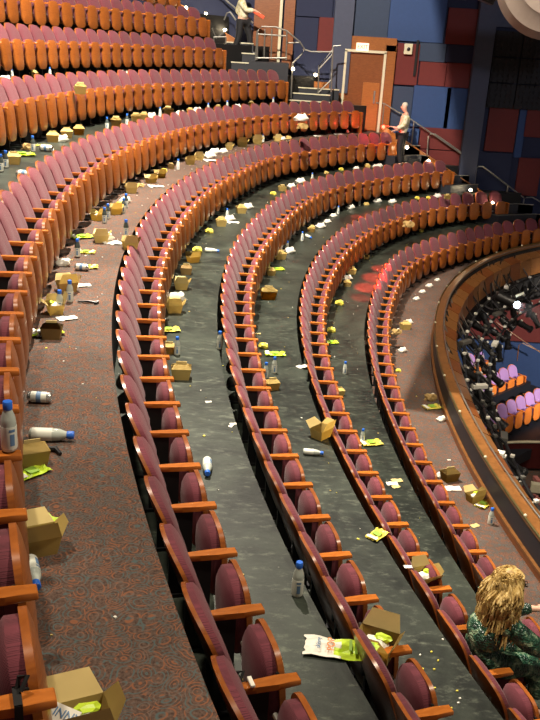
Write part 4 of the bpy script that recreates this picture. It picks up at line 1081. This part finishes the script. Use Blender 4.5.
# --- person on the upper stairs, head above the picture
z0 = wxz(232, 54, 26.2)[1]; xx = wxz(234, 54, 26.2)[0]
up_ = standing((xx, 26.2, z0), 0, 'person in a cream shirt and dark trousers on the upper stairs with a red cloth', dict(
    pel=(.22, 0, .95), sp=(.20, 0, 1.10), che=(.16, 0, 1.30), shb=(.16, 0, 1.43), nk=(.20, 0, 1.52), h1=(.25, 0, 1.57), h2=(.28, 0, 1.66), h3=(.28, 0, 1.74), hf=(.98, -.2, 0),
    arms=[[(.16, -.19, 1.38), (.30, -.26, 1.16), (.52, -.26, 1.18), (.62, -.24, 1.14)], [(.14, .19, 1.38), (.02, .24, 1.14), (.20, .26, 1.02), (.30, .24, 1.0)]],
    legs=[[(.14, -.10, .86), (.12, -.11, .48), (.04, -.11, .24), (.0, -.11, .10), (.05, -.11, .05), (.16, -.11, .03)], [(.28, .10, .86), (.42, .10, .52), (.44, .10, .28), (.44, .10, .12), (.50, .10, .06), (.62, .10, .04)]]))
t = thing('red_cloth', 'orange-red folded cloth held by the person on the upper stairs', 'cloth', up_.location+Vector((.62, -.24, 1.12)))
bm = bmesh.new(); box(bm, (0, 0, -.02), (.42, .05, .10), Matrix.Rotation(.5, 3, 'Y'), bev=.02); link('cloth', bm, 'redcloth', parent=t)

# ------------------------------------------------------------------ light
def area(name, loc, tgt, size, e, col):
    l = bpy.data.lights.new(name, 'AREA'); l.shape = 'DISK'; l.size = size; l.energy = e; l.color = col
    o = bpy.data.objects.new(name, l); C.objects.link(o); o.location = loc
    o.rotation_euler = (Vector(tgt)-Vector(loc)).to_track_quat('-Z', 'Y').to_euler(); return o
def spot(name, loc, tgt, ang, e, col, blend=.3, soft=.2):
    l = bpy.data.lights.new(name, 'SPOT'); l.energy = e; l.color = col; l.spot_size = math.radians(ang); l.spot_blend = blend; l.shadow_soft_size = soft
    o = bpy.data.objects.new(name, l); C.objects.link(o); o.location = loc
    o.rotation_euler = (Vector(tgt)-Vector(loc)).to_track_quat('-Z', 'Y').to_euler(); return o
W = (1, .86, .66)
H = ZO+7.6
spot('house_light', (5.0, 3.5, H), (1.2, 6, 6), 95, 2500, W, .7, .25)
spot('house_light', (1.5, 12.5, H), (1.0, 17, 6.5), 72, 2800, W, .7, .25)
LP = Vector((-2.0, 12.0, H)); m1 = (Vector((4.02, WY, 11.1))-LP).normalized(); m2 = (Vector((5.09, WY, 7.54))-LP).normalized()
mm_ = (m1+m2).normalized(); nl = m1.cross(m2).normalized(); nl = nl if nl.x < 0 else -nl
spot('house_light', LP, (-1.5, 19, 8.5), 165, 12000, (1, .88, .72), .4, .012)
# unseen lamp; a panel added beside it shades the right part of the wall
e_ = (m2-m1).normalized(); bq = LP+mm_*1.1
bm = bmesh.new(); V = [bm.verts.new(bq+e_*a-nl*b+mm_*c) for a, b, c in ((-1.6, 0, 0), (1.6, 0, 0), (1.6, 2.6, 0), (-1.6, 2.6, 0))]
bm.faces.new(V); bmesh.ops.solidify(bm, geom=list(bm.faces), thickness=.02)
t = thing('house_lamp', 'unseen ceiling house lamp with a large black panel added to cut its light', 'lamp', LP)
for v in bm.verts: v.co -= LP
link('light_shield', bm, 'void', parent=t)
bm = bmesh.new(); lathe(bm, [(.16, .10), (.2, .12), (.2, .5), (.05, .56)], 16); link('housing', bm, 'metal', parent=t)
bm = bmesh.new(); tube(bm, [(0, 0, .5), (0, 0, .62)], .02, 6); link('stem', bm, 'metal', parent=t)
spot('house_light', (-3, 4, H), (.5, 8, 6), 90, 1800, W, .7, .25)
spot('stage_wash', (9, 10, H), (4.6, 21, 4.8), 40, 2600, (1, .8, .62), .9, .3)
spot('lower_fill', (14, 16, 7), (8.0, 26, 1.0), 34, 5500, (1, .88, .75), .6, .2)  # added fill that brightens the lower seats and lower wall
for u_, v_, a_, e_, r_ in ((381, 269, 1.4, 330000, 'B'), (374, 278, 1.8, 330000, 'B'), (367, 288, 1.8, 330000, 'B'), (361, 298, 1.4, 120000, 'B'), (357, 217, .9, 200000, 'C')):
    spot('red_light', (1.5, 2.5, H), tuple(onz(u_, v_, fz(r_))), a_, e_, (1, .02, .01), .7, .02)
spot('wall_fill', (8, 10, 13), (7.2, 27, 8), 50, 900, (.8, .85, 1), .9, .3)  # added soft fill for the dark right wall, no fixture behind it
w = bpy.data.worlds.new('world'); S.world = w; w.use_nodes = True
w.node_tree.nodes['Background'].inputs[0].default_value = (1, .85, .68, 1); w.node_tree.nodes['Background'].inputs[1].default_value = .12
S.view_settings.view_transform = 'Standard'; S.view_settings.look = 'None'; S.view_settings.gamma = 1; S.view_settings.use_curve_mapping = False
S.view_settings.exposure = 0.5
